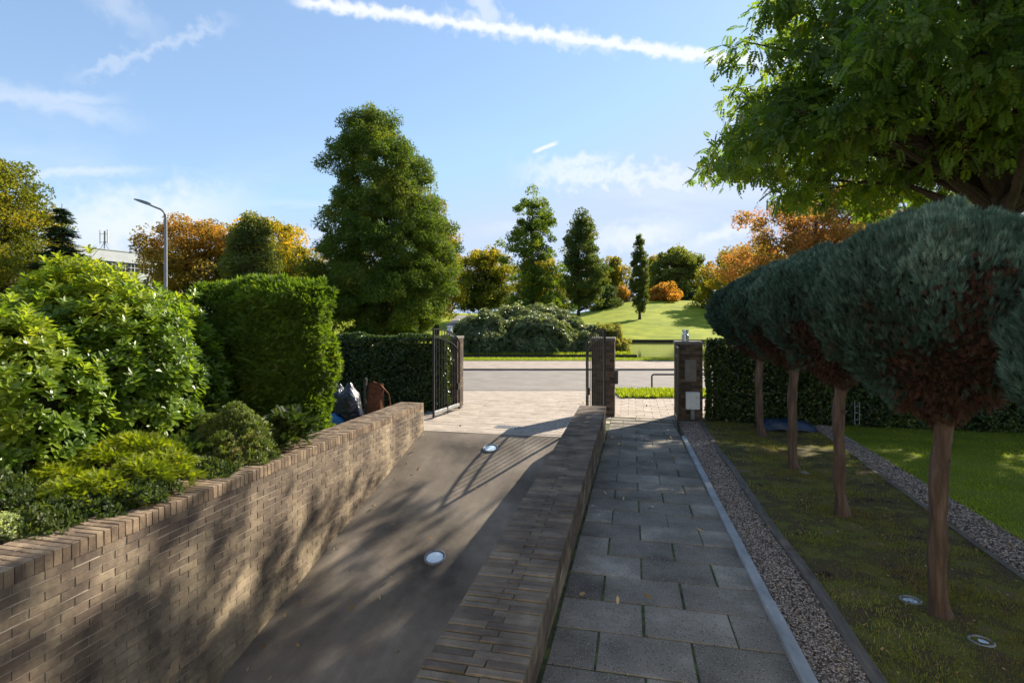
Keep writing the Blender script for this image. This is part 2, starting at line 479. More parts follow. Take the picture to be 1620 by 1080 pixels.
MAT['board'] = surf('wood_board', [(.3, (.06, .05, .042)), (.6, (.13, .11, .09)), (.8, (.2, .17, .13))], 5, bump=.6, bscale=30, stretch=(6, .7, 6), detail=8)
MAT['darkboard'] = surf('bank_board', [(.3, (.02, .016, .012)), (.7, (.05, .04, .03))], 3, bump=.4)
MAT['iron'] = surf('black_iron', [(.3, (.010, .010, .012)), (.7, (.022, .022, .024))], 20, rough=.35, bump=.1, spec=.5)
MAT['steel'] = surf('brushed_steel', [(.3, (.35, .36, .37)), (.7, (.55, .56, .57))], 12, rough=.35, bump=.05, metal=.8)
MAT['greypole'] = surf('grey_pole', [(.3, (.14, .15, .16)), (.7, (.22, .23, .24))], 12, rough=.5, bump=.05)
MAT['whitebox'] = surf('white_plastic', [(.3, (.5, .51, .5)), (.7, (.62, .63, .62))], 12, rough=.5, bump=.05)
MAT['glasswhite'] = surf('frosted_glass', [(.3, (.42, .55, .66)), (.7, (.6, .70, .78))], 10, rough=.2, bump=.03, spec=.6)
MAT['bag'] = surf('dark_bag', [(.3, (.008, .010, .018)), (.7, (.018, .024, .045))], 9, rough=.34, bump=1, bscale=9, bdist=.05, spec=.7)
MAT['bluebag'] = surf('blue_bag', [(.3, (.01, .10, .28)), (.7, (.02, .19, .42))], 9, rough=.35, bump=1, bscale=12, bdist=.04, spec=.5)
MAT['tarp'] = surf('blue_tarp', [(.3, (.006, .012, .03)), (.7, (.015, .035, .08))], 5, rough=.4, bump=1, bscale=10, bdist=.04, spec=.5)
MAT['rust'] = surf('rust', [(.3, (.06, .02, .01)), (.55, (.16, .055, .022)), (.8, (.26, .11, .05))], 12, bump=.5, rough=.8)
MAT['bark'] = surf('bark', [(.25, (.035, .022, .015)), (.5, (.09, .058, .04)), (.75, (.17, .115, .085))], 7, bump=1, bscale=22, bdist=.03, stretch=(2.2, 2.2, .35), detail=10)
MAT['barkdark'] = surf('bark_dark', [(.3, (.025, .018, .012)), (.7, (.07, .048, .034))], 5, bump=.8, bscale=12, bdist=.05, stretch=(2, 2, .4))
MAT['twig'] = surf('dark_twigs', [(.3, (.012, .007, .005)), (.7, (.035, .02, .012))], 30, bump=1, bscale=50, bdist=.05)  # closed dark core added inside the clipped crowns to block light
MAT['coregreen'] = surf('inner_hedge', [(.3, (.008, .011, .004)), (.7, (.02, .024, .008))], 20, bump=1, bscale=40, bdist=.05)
MAT['wallwhite'] = surf('building_white', [(.3, (.42, .43, .46)), (.7, (.50, .51, .54))], 1, bump=.1)
MAT['wallhouse'] = surf('house_render', [(.3, (.68, .66, .61)), (.7, (.76, .74, .69))], 1, bump=.1)
MAT['wallgrey'] = surf('building_grey', [(.3, (.22, .23, .26)), (.7, (.28, .29, .32))], 1, bump=.1)
MAT['pane'] = surf('dark_pane', [(.3, (.02, .025, .035)), (.7, (.05, .06, .08))], 2, rough=.1, bump=0, spec=.6)

G = lambda *s: [(p, c) for p, c in s]
MAT['lf_wing'] = leaf_mat('wingnut_leaf', G((.0, (.035, .07, .014)), (.55, (.065, .115, .018)), (.85, (.13, .16, .02)), (1, (.36, .26, .025))), .55, .4, .4, (1.7, 1.5, .4))
MAT['lf_catkin'] = leaf_mat('catkin', G((0, (.12, .08, .02)), (1, (.28, .18, .05))), .3, .6, .2)
MAT['lf_laurel'] = leaf_mat('laurel_leaf', G((0, (.055, .105, .013)), (.5, (.13, .20, .02)), (1, (.28, .32, .035))), .42, .36, .4, (1.2, 1.12, .4))
MAT['lf_thuja'] = leaf_mat('hedge_conifer_spray', G((0, (.045, .08, .010)), (.5, (.08, .13, .014)), (.85, (.14, .20, .022)), (1, (.16, .13, .04))), .4, .55, .25, (1.2, 1.2, .35), 2.5)
MAT['lf_yew'] = leaf_mat('yew_leaf', G((0, (.06, .09, .008)), (.5, (.15, .19, .012)), (.85, (.24, .27, .02)), (1, (.22, .17, .03))), .4, .5, .25, (1.2, 1.2, .3), 3)
MAT['lf_shrub'] = leaf_mat('small_shrub_leaf', G((0, (.03, .05, .012)), (.5, (.08, .11, .02)), (.85, (.15, .17, .04)), (1, (.16, .10, .05))), .4, .45, .35)
MAT['lf_dark'] = leaf_mat('dark_shrub_leaf', G((0, (.014, .028, .007)), (.6, (.03, .052, .012)), (1, (.06, .08, .02))), .35, .5, .25)
MAT['lf_pale'] = leaf_mat('variegated_leaf', G((0, (.10, .15, .06)), (.5, (.28, .32, .16)), (1, (.5, .52, .32))), .3, .5, .3)
MAT['lf_ivy'] = leaf_mat('hedge_leaf', G((0, (.018, .035, .008)), (.6, (.04, .07, .014)), (.9, (.09, .12, .02)), (1, (.18, .19, .04))), .3, .22, .6, (1.4, 1.3, .4), 2)
MAT['lf_blue'] = leaf_mat('blue_conifer', G((0, (.045, .02, .014)), (.2, (.10, .047, .03)), (.34, (.030, .040, .024)), (.55, (.038, .072, .052)), (.78, (.075, .13, .10)), (1, (.19, .26, .20))), .2, .6, .2, (1, 1.1, .8), 1.5)
MAT['lf_cyp'] = leaf_mat('cypress_leaf', G((0, (.045, .08, .018)), (.5, (.08, .125, .024)), (.85, (.14, .165, .028)), (1, (.19, .17, .04))), .42, .6, .15, (1.3, 1.25, .35), .25)
MAT['lf_oak'] = leaf_mat('dark_tree_leaf', G((0, (.035, .06, .018)), (.5, (.065, .095, .026)), (.85, (.12, .135, .032)), (1, (.19, .14, .04))), .35, .55, .2, (1.3, 1.25, .4), .3)
MAT['lf_yel'] = leaf_mat('yellowing_leaf', G((0, (.06, .08, .014)), (.4, (.15, .15, .018)), (.7, (.34, .25, .02)), (1, (.5, .31, .025))), .45, .6, .15, (1.2, 1.1, .4), .25)
MAT['lf_org'] = leaf_mat('orange_leaf', G((0, (.08, .075, .02)), (.4, (.2, .15, .03)), (.7, (.33, .19, .035)), (1, (.42, .20, .04))), .45, .6, .15, (1.2, 1.05, .5), .35)
MAT['lf_red'] = leaf_mat('russet_leaf', G((0, (.07, .075, .02)), (.35, (.16, .13, .03)), (.65, (.24, .125, .04)), (1, (.32, .17, .04))), .5, .6, .15, (1.3, 1.05, .6), .5)
MAT['lf_olive'] = leaf_mat('olive_leaf', G((0, (.05, .07, .02)), (.5, (.10, .12, .03)), (.85, (.17, .18, .045)), (1, (.26, .21, .05))), .4, .5, .25, (1.3, 1.25, .4), .3)
MAT['lf_maple'] = leaf_mat('maple_leaf', G((0, (.05, .075, .012)), (.45, (.11, .125, .015)), (.75, (.2, .18, .018)), (1, (.34, .23, .02))), .45, .6, .15, (1.2, 1.15, .4), .5)
MAT['lf_fir'] = leaf_mat('fir_needle', G((0, (.012, .03, .014)), (.6, (.025, .05, .025)), (1, (.05, .075, .035))), .2, .6, .2, (1.1, 1.2, .6))
MAT['lf_rhodo'] = leaf_mat('rhododendron_leaf', G((0, (.05, .075, .025)), (.5, (.10, .13, .05)), (.85, (.2, .22, .11)), (1, (.3, .29, .16))), .3, .3, .5, (1.2, 1.2, .5), .6)
MAT['lf_fallen'] = leaf_mat('fallen_leaf', G((0, (.12, .06, .02)), (.5, (.3, .18, .06)), (1, (.5, .4, .26))), .2, .7, .1, (1, 1, .6))
MAT['blade_moss'] = leaf_mat('moss_blade', G((0, (.16, .11, .055)), (.35, (.14, .12, .036)), (.7, (.16, .18, .03)), (1, (.32, .26, .11))), .35, .6, .15, (1.2, 1.2, .4), 2.5)
MAT['blade'] = leaf_mat('grass_blade', G((0, (.09, .11, .014)), (.5, (.15, .185, .018)), (1, (.26, .26, .04))), .45, .5, .2, (1.2, 1.3, .35), 1.5)


def add_path_specks():
    """pale lichen spots on the path slabs"""
    m = MAT['tile']; n, l = m.node_tree.nodes, m.node_tree.links
    p = [x for x in n if x.type == 'BSDF_PRINCIPLED'][0]; r = [x for x in n if x.type == 'VALTORGB'][0]
    tc = [x for x in n if x.type == 'TEX_COORD'][0]
    prev = r.outputs[0]
    for sc, th, col in ((3.2, .07, (.42, .42, .39, 1)), (60, .2, (.34, .32, .29, 1)), (42, .2, (.045, .042, .038, 1)), (14, .07, (.05, .055, .03, 1))):
        v = n.new('ShaderNodeTexVoronoi'); v.inputs['Scale'].default_value = sc
        l.new(tc.outputs['Object'], v.inputs['Vector'])
        lt = n.new('ShaderNodeMath'); lt.operation = 'LESS_THAN'; lt.inputs[1].default_value = th; l.new(v.outputs['Distance'], lt.inputs[0])
        if sc < 10:
            nz = n.new('ShaderNodeMath'); nz.operation = 'GREATER_THAN'; nz.inputs[1].default_value = .55
            sx = n.new('ShaderNodeSeparateColor'); l.new(v.outputs['Color'], sx.inputs[0]); l.new(sx.outputs[0], nz.inputs[0])
            mu = n.new('ShaderNodeMath'); mu.operation = 'MULTIPLY'; l.new(lt.outputs[0], mu.inputs[0]); l.new(nz.outputs[0], mu.inputs[1]); lt = mu
        mx = n.new('ShaderNodeMixRGB'); mx.inputs[2].default_value = col; l.new(prev, mx.inputs[1]); l.new(lt.outputs[0], mx.inputs[0])
        prev = mx.outputs[0]
    l.new(prev, p.inputs['Base Color'])


add_path_specks()


def add_ramp_marks():
    m = MAT['ramp']; n, l = m.node_tree.nodes, m.node_tree.links
    p = [x for x in n if x.type == 'BSDF_PRINCIPLED'][0]; r = [x for x in n if x.type == 'VALTORGB'][0]
    tc = [x for x in n if x.type == 'TEX_COORD'][0]
    prev = r.outputs[0]
    # long faint tyre streaks
    mp = n.new('ShaderNodeMapping'); mp.inputs['Scale'].default_value = (5, .25, .25); mp.inputs['Rotation'].default_value = (0, 0, .12); l.new(tc.outputs['Object'], mp.inputs[0])
    nz = n.new('ShaderNodeTexNoise'); nz.inputs['Scale'].default_value = 1.2; nz.inputs['Detail'].default_value = 5; nz.inputs['Distortion'].default_value = .8; l.new(mp.outputs[0], nz.inputs[0])
    rr = ramp(n, [(.35, (.78, .77, .76)), (.65, (1.12, 1.12, 1.12))]); l.new(nz.outputs['Fac'], rr.inputs[0])
    mx = n.new('ShaderNodeMixRGB'); mx.blend_type = 'MULTIPLY'; mx.inputs[0].default_value = .3; l.new(prev, mx.inputs[1]); l.new(rr.outputs[0], mx.inputs[2]); prev = mx.outputs[0]
    # grit and aggregate
    v = n.new('ShaderNodeTexVoronoi'); v.inputs['Scale'].default_value = 70; l.new(tc.outputs['Object'], v.inputs['Vector'])
    r2 = ramp(n, [(.0, (.7, .7, .7)), (.35, (1, 1, 1)), (1, (1.25, 1.22, 1.18))]); l.new(v.outputs['Distance'], r2.inputs[0])
    mx = n.new('ShaderNodeMixRGB'); mx.blend_type = 'MULTIPLY'; mx.inputs[0].default_value = .6; l.new(prev, mx.inputs[1]); l.new(r2.outputs[0], mx.inputs[2]); prev = mx.outputs[0]
    l.new(mx.outputs[0], p.inputs['Base Color'])


add_ramp_marks()


def water_mat():
    m, n, l = newmat('pond_water')
    p = n.new('ShaderNodeBsdfPrincipled'); p.inputs['Base Color'].default_value = (.06, .075, .015, 1)
    p.inputs['Roughness'].default_value = .06; p.inputs['Specular IOR Level'].default_value = .6
    tc = n.new('ShaderNodeTexCoord'); nz = n.new('ShaderNodeTexNoise'); nz.inputs['Scale'].default_value = 1.6; nz.inputs['Detail'].default_value = 4
    l.new(tc.outputs['Object'], nz.inputs['Vector'])
    b = n.new('ShaderNodeBump'); b.inputs['Strength'].default_value = .12; b.inputs['Distance'].default_value = .05
    l.new(nz.outputs['Fac'], b.inputs['Height']); l.new(b.outputs[0], p.inputs['Normal'])
    o = n.new('ShaderNodeOutputMaterial'); l.new(p.outputs[0], o.inputs[0]); return m


def paver_mat(name, sx, sy, c1, c2, cm, rot):
    m, n, l = newmat(name)
    tc = n.new('ShaderNodeTexCoord'); mp = n.new('ShaderNodeMapping'); mp.inputs['Rotation'].default_value = (0, 0, rot); l.new(tc.outputs['Object'], mp.inputs[0])
    b = n.new('ShaderNodeTexBrick'); l.new(mp.outputs[0], b.inputs['Vector'])
    b.inputs['Scale'].default_value = 1; b.inputs['Brick Width'].default_value = sx; b.inputs['Row Height'].default_value = sy
    b.inputs['Mortar Size'].default_value = .006; b.inputs['Color1'].default_value = (*c1, 1); b.inputs['Color2'].default_value = (*c2, 1); b.inputs['Mortar'].default_value = (*cm, 1)
    nz = n.new('ShaderNodeTexNoise'); nz.inputs['Scale'].default_value = 2; nz.inputs['Detail'].default_value = 8; l.new(tc.outputs['Object'], nz.inputs['Vector'])
    r = ramp(n, [(.3, (.75, .75, .75)), (.7, (1.1, 1.1, 1.1))]); l.new(nz.outputs['Fac'], r.inputs[0])
    mx = n.new('ShaderNodeMixRGB'); mx.blend_type = 'MULTIPLY'; mx.inputs[0].default_value = 1; l.new(b.outputs['Color'], mx.inputs[1]); l.new(r.outputs[0], mx.inputs[2])
    p = n.new('ShaderNodeBsdfPrincipled'); p.inputs['Roughness'].default_value = .9; l.new(mx.outputs[0], p.inputs['Base Color'])
    o = n.new('ShaderNodeOutputMaterial'); l.new(p.outputs[0], o.inputs[0]); return m


MAT['water'] = water_mat()
MAT['sidewalk'] = paver_mat('sidewalk_brick', .21, .07, (.30, .235, .19), (.38, .31, .26), (.14, .12, .09), -YAW)

# ------------------------------------------------------------------ terrain and setting
RAMP_Y0 = 10.9; RAMP_K = 0.265
XL0, XL1, XR0, XR1 = -4.92, -4.40, -1.04, -0.52        # left wall back/front, right wall left/right
WT_L, WT_R = 0.60, 0.64


def garden_z(X, Y): return 0.04 * np.clip(12.5 - np.clip(Y, -6, None), 0, None)


def sstep(v, a, b):
    t = np.clip((v - a) / (b - a), 0, 1); return t * t * (3 - 2 * t)


def terrain(xc, zc):
    u = xc / np.maximum(zc, 1)
    top = 3.7 + 2.6 * sstep(u, .10, .235)
    hill = -.12 + (top + .12) * np.clip((zc - 65.2) / 52, 0, 1) ** 1.05
    hill = np.where(zc > 117, top - .0 * zc, hill) + .25 * np.sin(xc * .11 + 1) * np.sin(zc * .09) * sstep(zc, 66, 80)
    edge = np.where(zc < 42.5, 8.4, 8.4 - (zc - 42.5) * .09)
    island = (zc > 36.5) & (xc < edge)
    isl = -.05 + .02 * (zc - 36.5)
    isl = np.where(zc > 65, np.maximum(hill, isl), isl)
    bas = (zc > 32.0) & (zc < 65.1)
    z = np.where(zc < 17.5, -.03, np.where(zc < 29.9, 0.0, .08))
    z = np.where(bas, -1.0, z)
    z = np.where(zc >= 65.1, hill, z)
    z = np.where(island & (zc < 65.1), isl, z)
    return z


V, Fq = grid([-60, -30, -16, -12, -9, -7, -6, -5.4, -4.95, XL1 + .0, -1.0, XR1 - .2, .9, 1.4, 2, 3, 4, 6, 9, 14, 30, 60],
             list(np.arange(-8, 15.3, .6)), lambda X, Y: garden_z(X, Y) - .012,
             skip=lambda x, y: (x > -4.95) & (x < -.72) & (y < 13.5))
mk('ground_garden', [(V, Fq)], MAT['soil']).name = 'garden_soil'
tag(bpy.data.objects['garden_soil'], kind='structure')
xs = np.concatenate(([-1500, -700, -350, -220], np.arange(-150, -20, 6), np.arange(-20, 6, 1.0), np.arange(6, 11, .35), np.arange(11, 40, 1.5), np.arange(40, 150, 6), [220, 350, 700, 1500]))
zs = np.concatenate(([14.4, 17.4, 17.6, 29.8, 30.0, 31.95, 32.05, 34, 36.45, 36.55], np.arange(38, 64, 2.0), [65.05, 65.15], np.arange(66, 124, 2.0), [130, 160, 220, 400, 900, 2500]))
V, Fq = grid(xs, zs, terrain)
tag(mk('park_ground', [(to_world(V), Fq)], MAT['grass_far'], smooth=True), kind='structure')


def sheet(name, x0, x1, z0, z1, z, mat, nx=2, nz=2, lum=0.0):
    V, Fq = grid(np.linspace(x0, x1, nx), np.linspace(z0, z1, nz), lambda X, Y: np.full(X.shape, z) + lum * np.sin(X * .7) * np.sin(Y))
    return tag(mk(name, [(to_world(V), Fq)], mat), kind='structure')


sheet('road', -120, 120, 18.2, 25.2, .006, MAT['road'])
w = sheet('pond_water', -150, 150, 31.9, 65.3, -.35, MAT['water'])
V, Fq = grid([-120, 120], [25.4, 30.0], lambda X, Y: np.full(X.shape, .084))
tag(mk('sidewalk', [(to_world(V), Fq)], MAT['sidewalk']), kind='structure')
tag(mk('road_kerb', [box(-120, 120, 25.2, 25.42, -.1, .08, YAW), box(-120, 120, 18.0, 18.2, -.1, .014, YAW)], MAT['kerb2']), kind='structure')
tag(mk('verge_bank', [box(-120, 120, 29.98, 31.98, -.9, .12, YAW)], MAT['lawn']), kind='structure')
# wooden boards that hold the pond's banks
bb = [box(-60, 8.45, 36.42, 36.52, -.6, .0, YAW), box(8.6, 120, 64.95, 65.05, -.6, -.06, YAW)]
a = to_world(np.array([(8.45, 36.5, 0)]))[0]
bb.append(box(-.05, .05, 0, 6.0, -.6, 0, YAW + .02, at=(a[0], a[1], 0)))
tag(mk('pond_edging', bb, MAT['darkboard']), kind='structure')
# gravel path climbing the park behind the island
V, Fq = grid([-10.5, -7.6], np.arange(84, 112, 2.0), lambda X, Y: terrain(X, Y) + .07)
V[:, 0] += (V[:, 1] - 84) * -.03
tag(mk('park_path', [(to_world(V), Fq)], MAT['road']), kind='structure')

# ramp
ys = np.linspace(-4, RAMP_Y0, 40)
V, Fq = grid(np.linspace(XL1 - .2, XR0 + .2, 8), ys, lambda X, Y: -RAMP_K * (RAMP_Y0 - Y) + .004 * np.sin(X * 3 + Y * 2))
tag(mk('ramp', [(V, Fq)], MAT['ramp'], smooth=True), kind='structure')
tag(mk('threshold_kerb', [box(XL1 - .3, XR0 + .3, RAMP_Y0, RAMP_Y0 + .12, -.3, .004)], MAT['drive']), kind='structure')

# path of large slabs, half bond
c, s, k = [], [], 0
y = -1.6
while y < 13.3:
    d = .43; x = -.50; off = k % 2
    ws = [.29, .575, .575] if off else [.575, .575, .29]
    for wd in ws:
        c.append((x + wd / 2 + R.normal(0, .003), y + d / 2, garden_z(0, y + d / 2) - .02 + R.normal(0, .0022))); s.append((wd - .012 - abs(R.normal(0, .004)), d - .012 - abs(R.normal(0, .003)), .05)); x += wd
    y += d; k += 1
c, s = np.array(c), np.array(s)
V, Fq = chamfer_box(c[:, 0], c[:, 1], c[:, 2], s[:, 0], s[:, 1], s[:, 2], .004)
V[:, :, 2] += (V[:, :, 1] - c[:, None, 1]) * -.04 + (V[:, :, 0] - c[:, None, 0]) * R.normal(0, .006, (len(c), 1))
tag(mk('path', [(V.reshape(-1, 3), Fq, np.repeat(R.random(len(c)), 12))], MAT['tile']), kind='structure')
V, Fq = grid([-.6, .96], np.arange(-2, 13.6, .5), lambda X, Y: garden_z(X, Y) - .004)
tag(mk('path_joints', [(V, Fq)], MAT['joint']), kind='structure')

# driveway of small slabs between the ramp and the road
c, s = [], []
y = RAMP_Y0 + .125; k = 0
while y < 19.6:
    x = -9.9 + (k % 2) * .2
    while x < 2.4:
        cx, cy = x + .2, y + .15
        zc = -cx * SY + cy * CY; xc = cx * CY + cy * SY
        ok = (zc < 17.9) and ((y > 13.3) or (-5.3 < x and x + .4 < XR1 + .05))
        if y > 13.3 and y < 14.3 and (x < -4.75 or x > 1.25): ok = False
        if zc > 16.3 and (xc > 3.25 or xc < -1.75): ok = False
        if ok: c.append((cx, cy, -.022 + R.normal(0, .0015))); s.append((.392, .292, .06))
        x += .4
    y += .3; k += 1
c, s = np.array(c), np.array(s)
V, Fq = chamfer_box(c[:, 0], c[:, 1], c[:, 2], s[:, 0], s[:, 1], s[:, 2], .003)
V[:, :, 2] += .004 * np.sin(V[:, :, 0] * 1.3) * np.sin(V[:, :, 1] * .9 + 1)
tag(mk('driveway', [(V.reshape(-1, 3), Fq, np.repeat(R.random(len(c)), 12))], MAT['drive']), kind='structure')
V, Fq = grid([-10, -5, 0, 2.4], [RAMP_Y0 + .1, 13, 16, 17.5], lambda X, Y: np.full(X.shape, -.006))
tag(mk('driveway_bed', [(V, Fq)], MAT['kerb2']), kind='structure')
sheet('driveway_apron', -6, 3.6, 16.2, 18.0, .012 - .004, MAT['drive'], 3, 3)
sheet('grass_verge_right', 3.3, 40, 16.35, 18.02, .03, MAT['lawn'])
bpy.data.objects['grass_verge_right'].name = 'grass_verge'
sheet('grass_verge', -40, -1.8, 16.35, 18.02, .03, MAT['lawn'])


def kerb_x(Y): return .917 + (.955 - .917) * (Y - 3.28) / 7.86


def plank_x(Y): return 1.306 + (1.515 - 1.306) * (Y - 3.37) / 9.97 + .012 * np.sin(Y * 1.7)


def g2l(Y): return 3.109 + (4.055 - 3.109) * (Y - 5.17) / 8.9


def g2r(Y): return 3.676 + (4.431 - 3.676) * (Y - 6.11) / 8.06


# kerb stones edging the path
kp = []
for y0, y1, dz in ((-2.0, .9, .0), (.905, 4.19, .012), (4.2, 7.62, .0), (7.63, 11.14, .004)):
    n = 10; yy = np.linspace(y0, y1, n)
    for i in range(n - 1):
        pass
    V = []
    for Y in yy:
        x = kerb_x(Y); z = garden_z(0, Y) + .035 + dz
        V += [(x, Y, z - .2), (x, Y, z - .006), (x + .006, Y, z), (x + .076, Y, z), (x + .082, Y, z - .006), (x + .082, Y, z - .2)]
    Fq = [(i * 6 + k, i * 6 + k + 1, (i + 1) * 6 + k + 1, (i + 1) * 6 + k) for i in range(n - 1) for k in range(5)]
    ends = [(0, 1, 4, 5), (1, 2, 3, 4)] + [((n - 1) * 6 + a for a in t) for t in ((5, 4, 1, 0), (4, 3, 2, 1))]
    Fq += [tuple(e) for e in ends]
    kp.append((np.array(V), np.array(Fq)))
tag(mk('path_kerb', kp, MAT['kerb']), kind='structure')


def strip(name, fx0, fx1, y0, y1, dz, mat, nx=6, ny=60, rough=0.0):
    yy = np.linspace(y0, y1, ny); V = []
    for Y in yy:
        for t in np.linspace(0, 1, nx): x = fx0(Y) * (1 - t) + fx1(Y) * t; V.append((x, Y, garden_z(0, Y) + dz))
    V = np.array(V)
    if rough: V[:, 2] += rough * lump(V, 2.2) + rough * .4 * lump(V, 7.1, 3)
    Fq = np.array([(i * nx + k, i * nx + k + 1, (i + 1) * nx + k + 1, (i + 1) * nx + k) for i in range(ny - 1) for k in range(nx - 1)])
    return mk(name, [(V, Fq)], mat, smooth=True)


tag(strip('gravel_bed', lambda Y: kerb_x(Y) + .03, lambda Y: plank_x(Y) + .05, -2, 13.4, .002, MAT['gravelbase']), kind='structure')
tag(strip('moss_strip', lambda Y: plank_x(Y) + .06, lambda Y: g2l(Y) + .02, -2, 13.4, .012, MAT['moss'], 30, 150, .012), kind='structure')
tag(strip('gravel_bed', g2l, g2r, -2, 13.6, .006, MAT['gravelbase']), kind='structure')
tag(strip('lawn', lambda Y: g2r(Y) - .01, lambda Y: 30.0, -2, 13.5, .014, MAT['lawn'], 40, 60, .012), kind='structure')

# wooden edging plank, in three lengths
for i, (y0, y1) in enumerate(((-1.0, 5.3), (5.32, 9.6), (9.62, 13.3))):
    yy = np.linspace(y0, y1, 24); V = []
    for Y in yy:
        x = plank_x(Y); z = garden_z(0, Y) + .028 + .006 * math.sin(Y * 3)
        V += [(x, Y, z - .1), (x, Y, z), (x + .085, Y, z + .002), (x + .085, Y, z - .1)]
    Fq = [(i2 * 4 + k, i2 * 4 + k + 1, (i2 + 1) * 4 + k + 1, (i2 + 1) * 4 + k) for i2 in range(23) for k in range(3)] + [(0, 1, 2, 3), (95, 94, 93, 92)]
    o = mk('edging_plank', [(np.array(V), np.array(Fq))], MAT['board'])
    tag(o, ('worn wooden edging plank sunk nearest the camera, between gravel and moss', 'middle length of the wooden edging plank beside the gravel strip', 'far length of wooden edging plank ending at the meter box pillar')[i], 'edging plank', 'wooden planks edging the gravel strip')
yy = np.linspace(2, 9.5, 30); V = []
for Y in yy:
    x = g2l(Y) - .05; z = garden_z(0, Y) + .03
    V += [(x, Y, z - .1), (x, Y, z), (x + .05, Y, z), (x + .05, Y, z - .1)]
Fq = [(i2 * 4 + k, i2 * 4 + k + 1, (i2 + 1) * 4 + k + 1, (i2 + 1) * 4 + k) for i2 in range(29) for k in range(3)] + [(0, 1, 2, 3), (119, 118, 117, 116)]
tag(mk('edging_plank', [(np.array(V), np.array(Fq))], MAT['board']), 'thin wooden edging plank along the slanting gravel track by the lawn', 'edging plank')

# gravel
OCT = (np.array([(1, 0, 0), (-1, 0, 0), (0, 1, 0), (0, -1, 0), (0, 0, 1), (0, 0, -1)], float),
       np.array([(0, 2, 4), (2, 1, 4), (1, 3, 4), (3, 0, 4), (2, 0, 5), (1, 2, 5), (3, 1, 5), (0, 3, 5)]))


def pebbles(name, n, fx0, fx1, y0, y1, lo, hi, dz, power=1.7):
    Y = y0 + (y1 - y0) * R.random(n) ** power; t = R.random(n)
    X = fx0(Y) * (1 - t) + fx1(Y) * t
    p = np.stack((X, Y, garden_z(0, Y) + dz + R.random(n) * .006), 1)
    part = scatter(OCT, p, R.normal(size=(n, 3)), R.normal(size=(n, 3)), lo + (hi - lo) * R.random(n) ** 2 + .0006 * Y, R.random(n))
    V = part[0].reshape(n, 6, 3); cc = p[:, None]; V = cc + (V - cc) * np.array((1, 1, .6)) * (1 + R.normal(0, .18, (n, 6, 1)))
    return tag(mk(name, [(V.reshape(-1, 3), part[1], part[2])], MAT['pebble']), kind='stuff')


pebbles('gravel', 36000, lambda Y: kerb_x(Y) + .085, lambda Y: plank_x(Y) - .0, 1.5, 13.2, .0045, .0095, .006)
pebbles('gravel', 16000, g2l, g2r, 3.5, 13.6, .007, .014, .01, 1.3)


def blades(name, n, fx0, fx1, y0, y1, h, mat, dens=None, power=1.6, w=.0035, zf=None):
    Y = y0 + (y1 - y0) * R.random(n) ** power; t = R.random(n)
    X = fx0(Y) * (1 - t) + fx1(Y) * t
    p = np.stack((X, Y, (garden_z(0, Y) + .008) if zf is None else zf(X, Y)), 1)
    if dens is not None: p = p[dens(p)]
    n = len(p); hh = h * (.5 + R.random(n)) * (1 + .5 * lump(p, 3.0))
    tmpl = (np.array([(-.5, 0, 0), (.5, 0, 0), (.12, 1, .35), (-.12, 1, .35)]) * (w / h * 1.0, 1, 1), np.array([(0, 1, 2, 3)]))
    d = np.stack((R.normal(0, .45, n), R.normal(0, .45, n), np.ones(n)), 1)
    tint = np.clip(.5 + .35 * lump(p, 1.7, 2) + R.normal(0, .15, n), 0, 1)
    part = scatter(tmpl, p, d, R.normal(size=(n, 3)) * (1, 1, .1), hh, tint)
    return tag(mk(name, [part], mat), kind='stuff')


blades('grass', 110000, lambda Y: plank_x(Y) + .07, lambda Y: g2l(Y), 1.6, 13.3, .024, MAT['blade_moss'], lambda p: lump(p, 2.6, 5) + .5 * lump(p, 8, 1) + R.normal(0, .35, len(p)) > .0, w=.004)
blades('grass', 130000, lambda Y: g2r(Y), lambda Y: 4.5 + Y * .95, 3.5, 13.4, .03, MAT['blade'], power=1.2, w=.007)


def street_blades(n, x0, x1, z0, z1, h, zz):
    p = np.stack((x0 + (x1 - x0) * R.random(n), z0 + (z1 - z0) * R.random(n), np.full(n, zz)), 1); p = to_world(p)
    tmpl = (np.array([(-.14, 0, 0), (.14, 0, 0), (.03, 1, .35), (-.03, 1, .35)]), np.array([(0, 1, 2, 3)]))
    d = np.stack((R.normal(0, .5, n), R.normal(0, .5, n), np.ones(n)), 1)
    tag(mk('grass', [scatter(tmpl, p, d, R.normal(size=(n, 3)), h * (.5 + R.random(n)), R.random(n))], MAT['blade']), kind='stuff')


street_blades(14000, 3.3, 9, 16.3, 18.05, .09, .03)
street_blades(5000, -4, -1.75, 16.35, 18.0, .08, .03)
street_blades(22000, -10, 14, 30.0, 32.05, .05, .12)
street_blades(16000, -10, 8.4, 36.5, 38.5, .14, -.03)


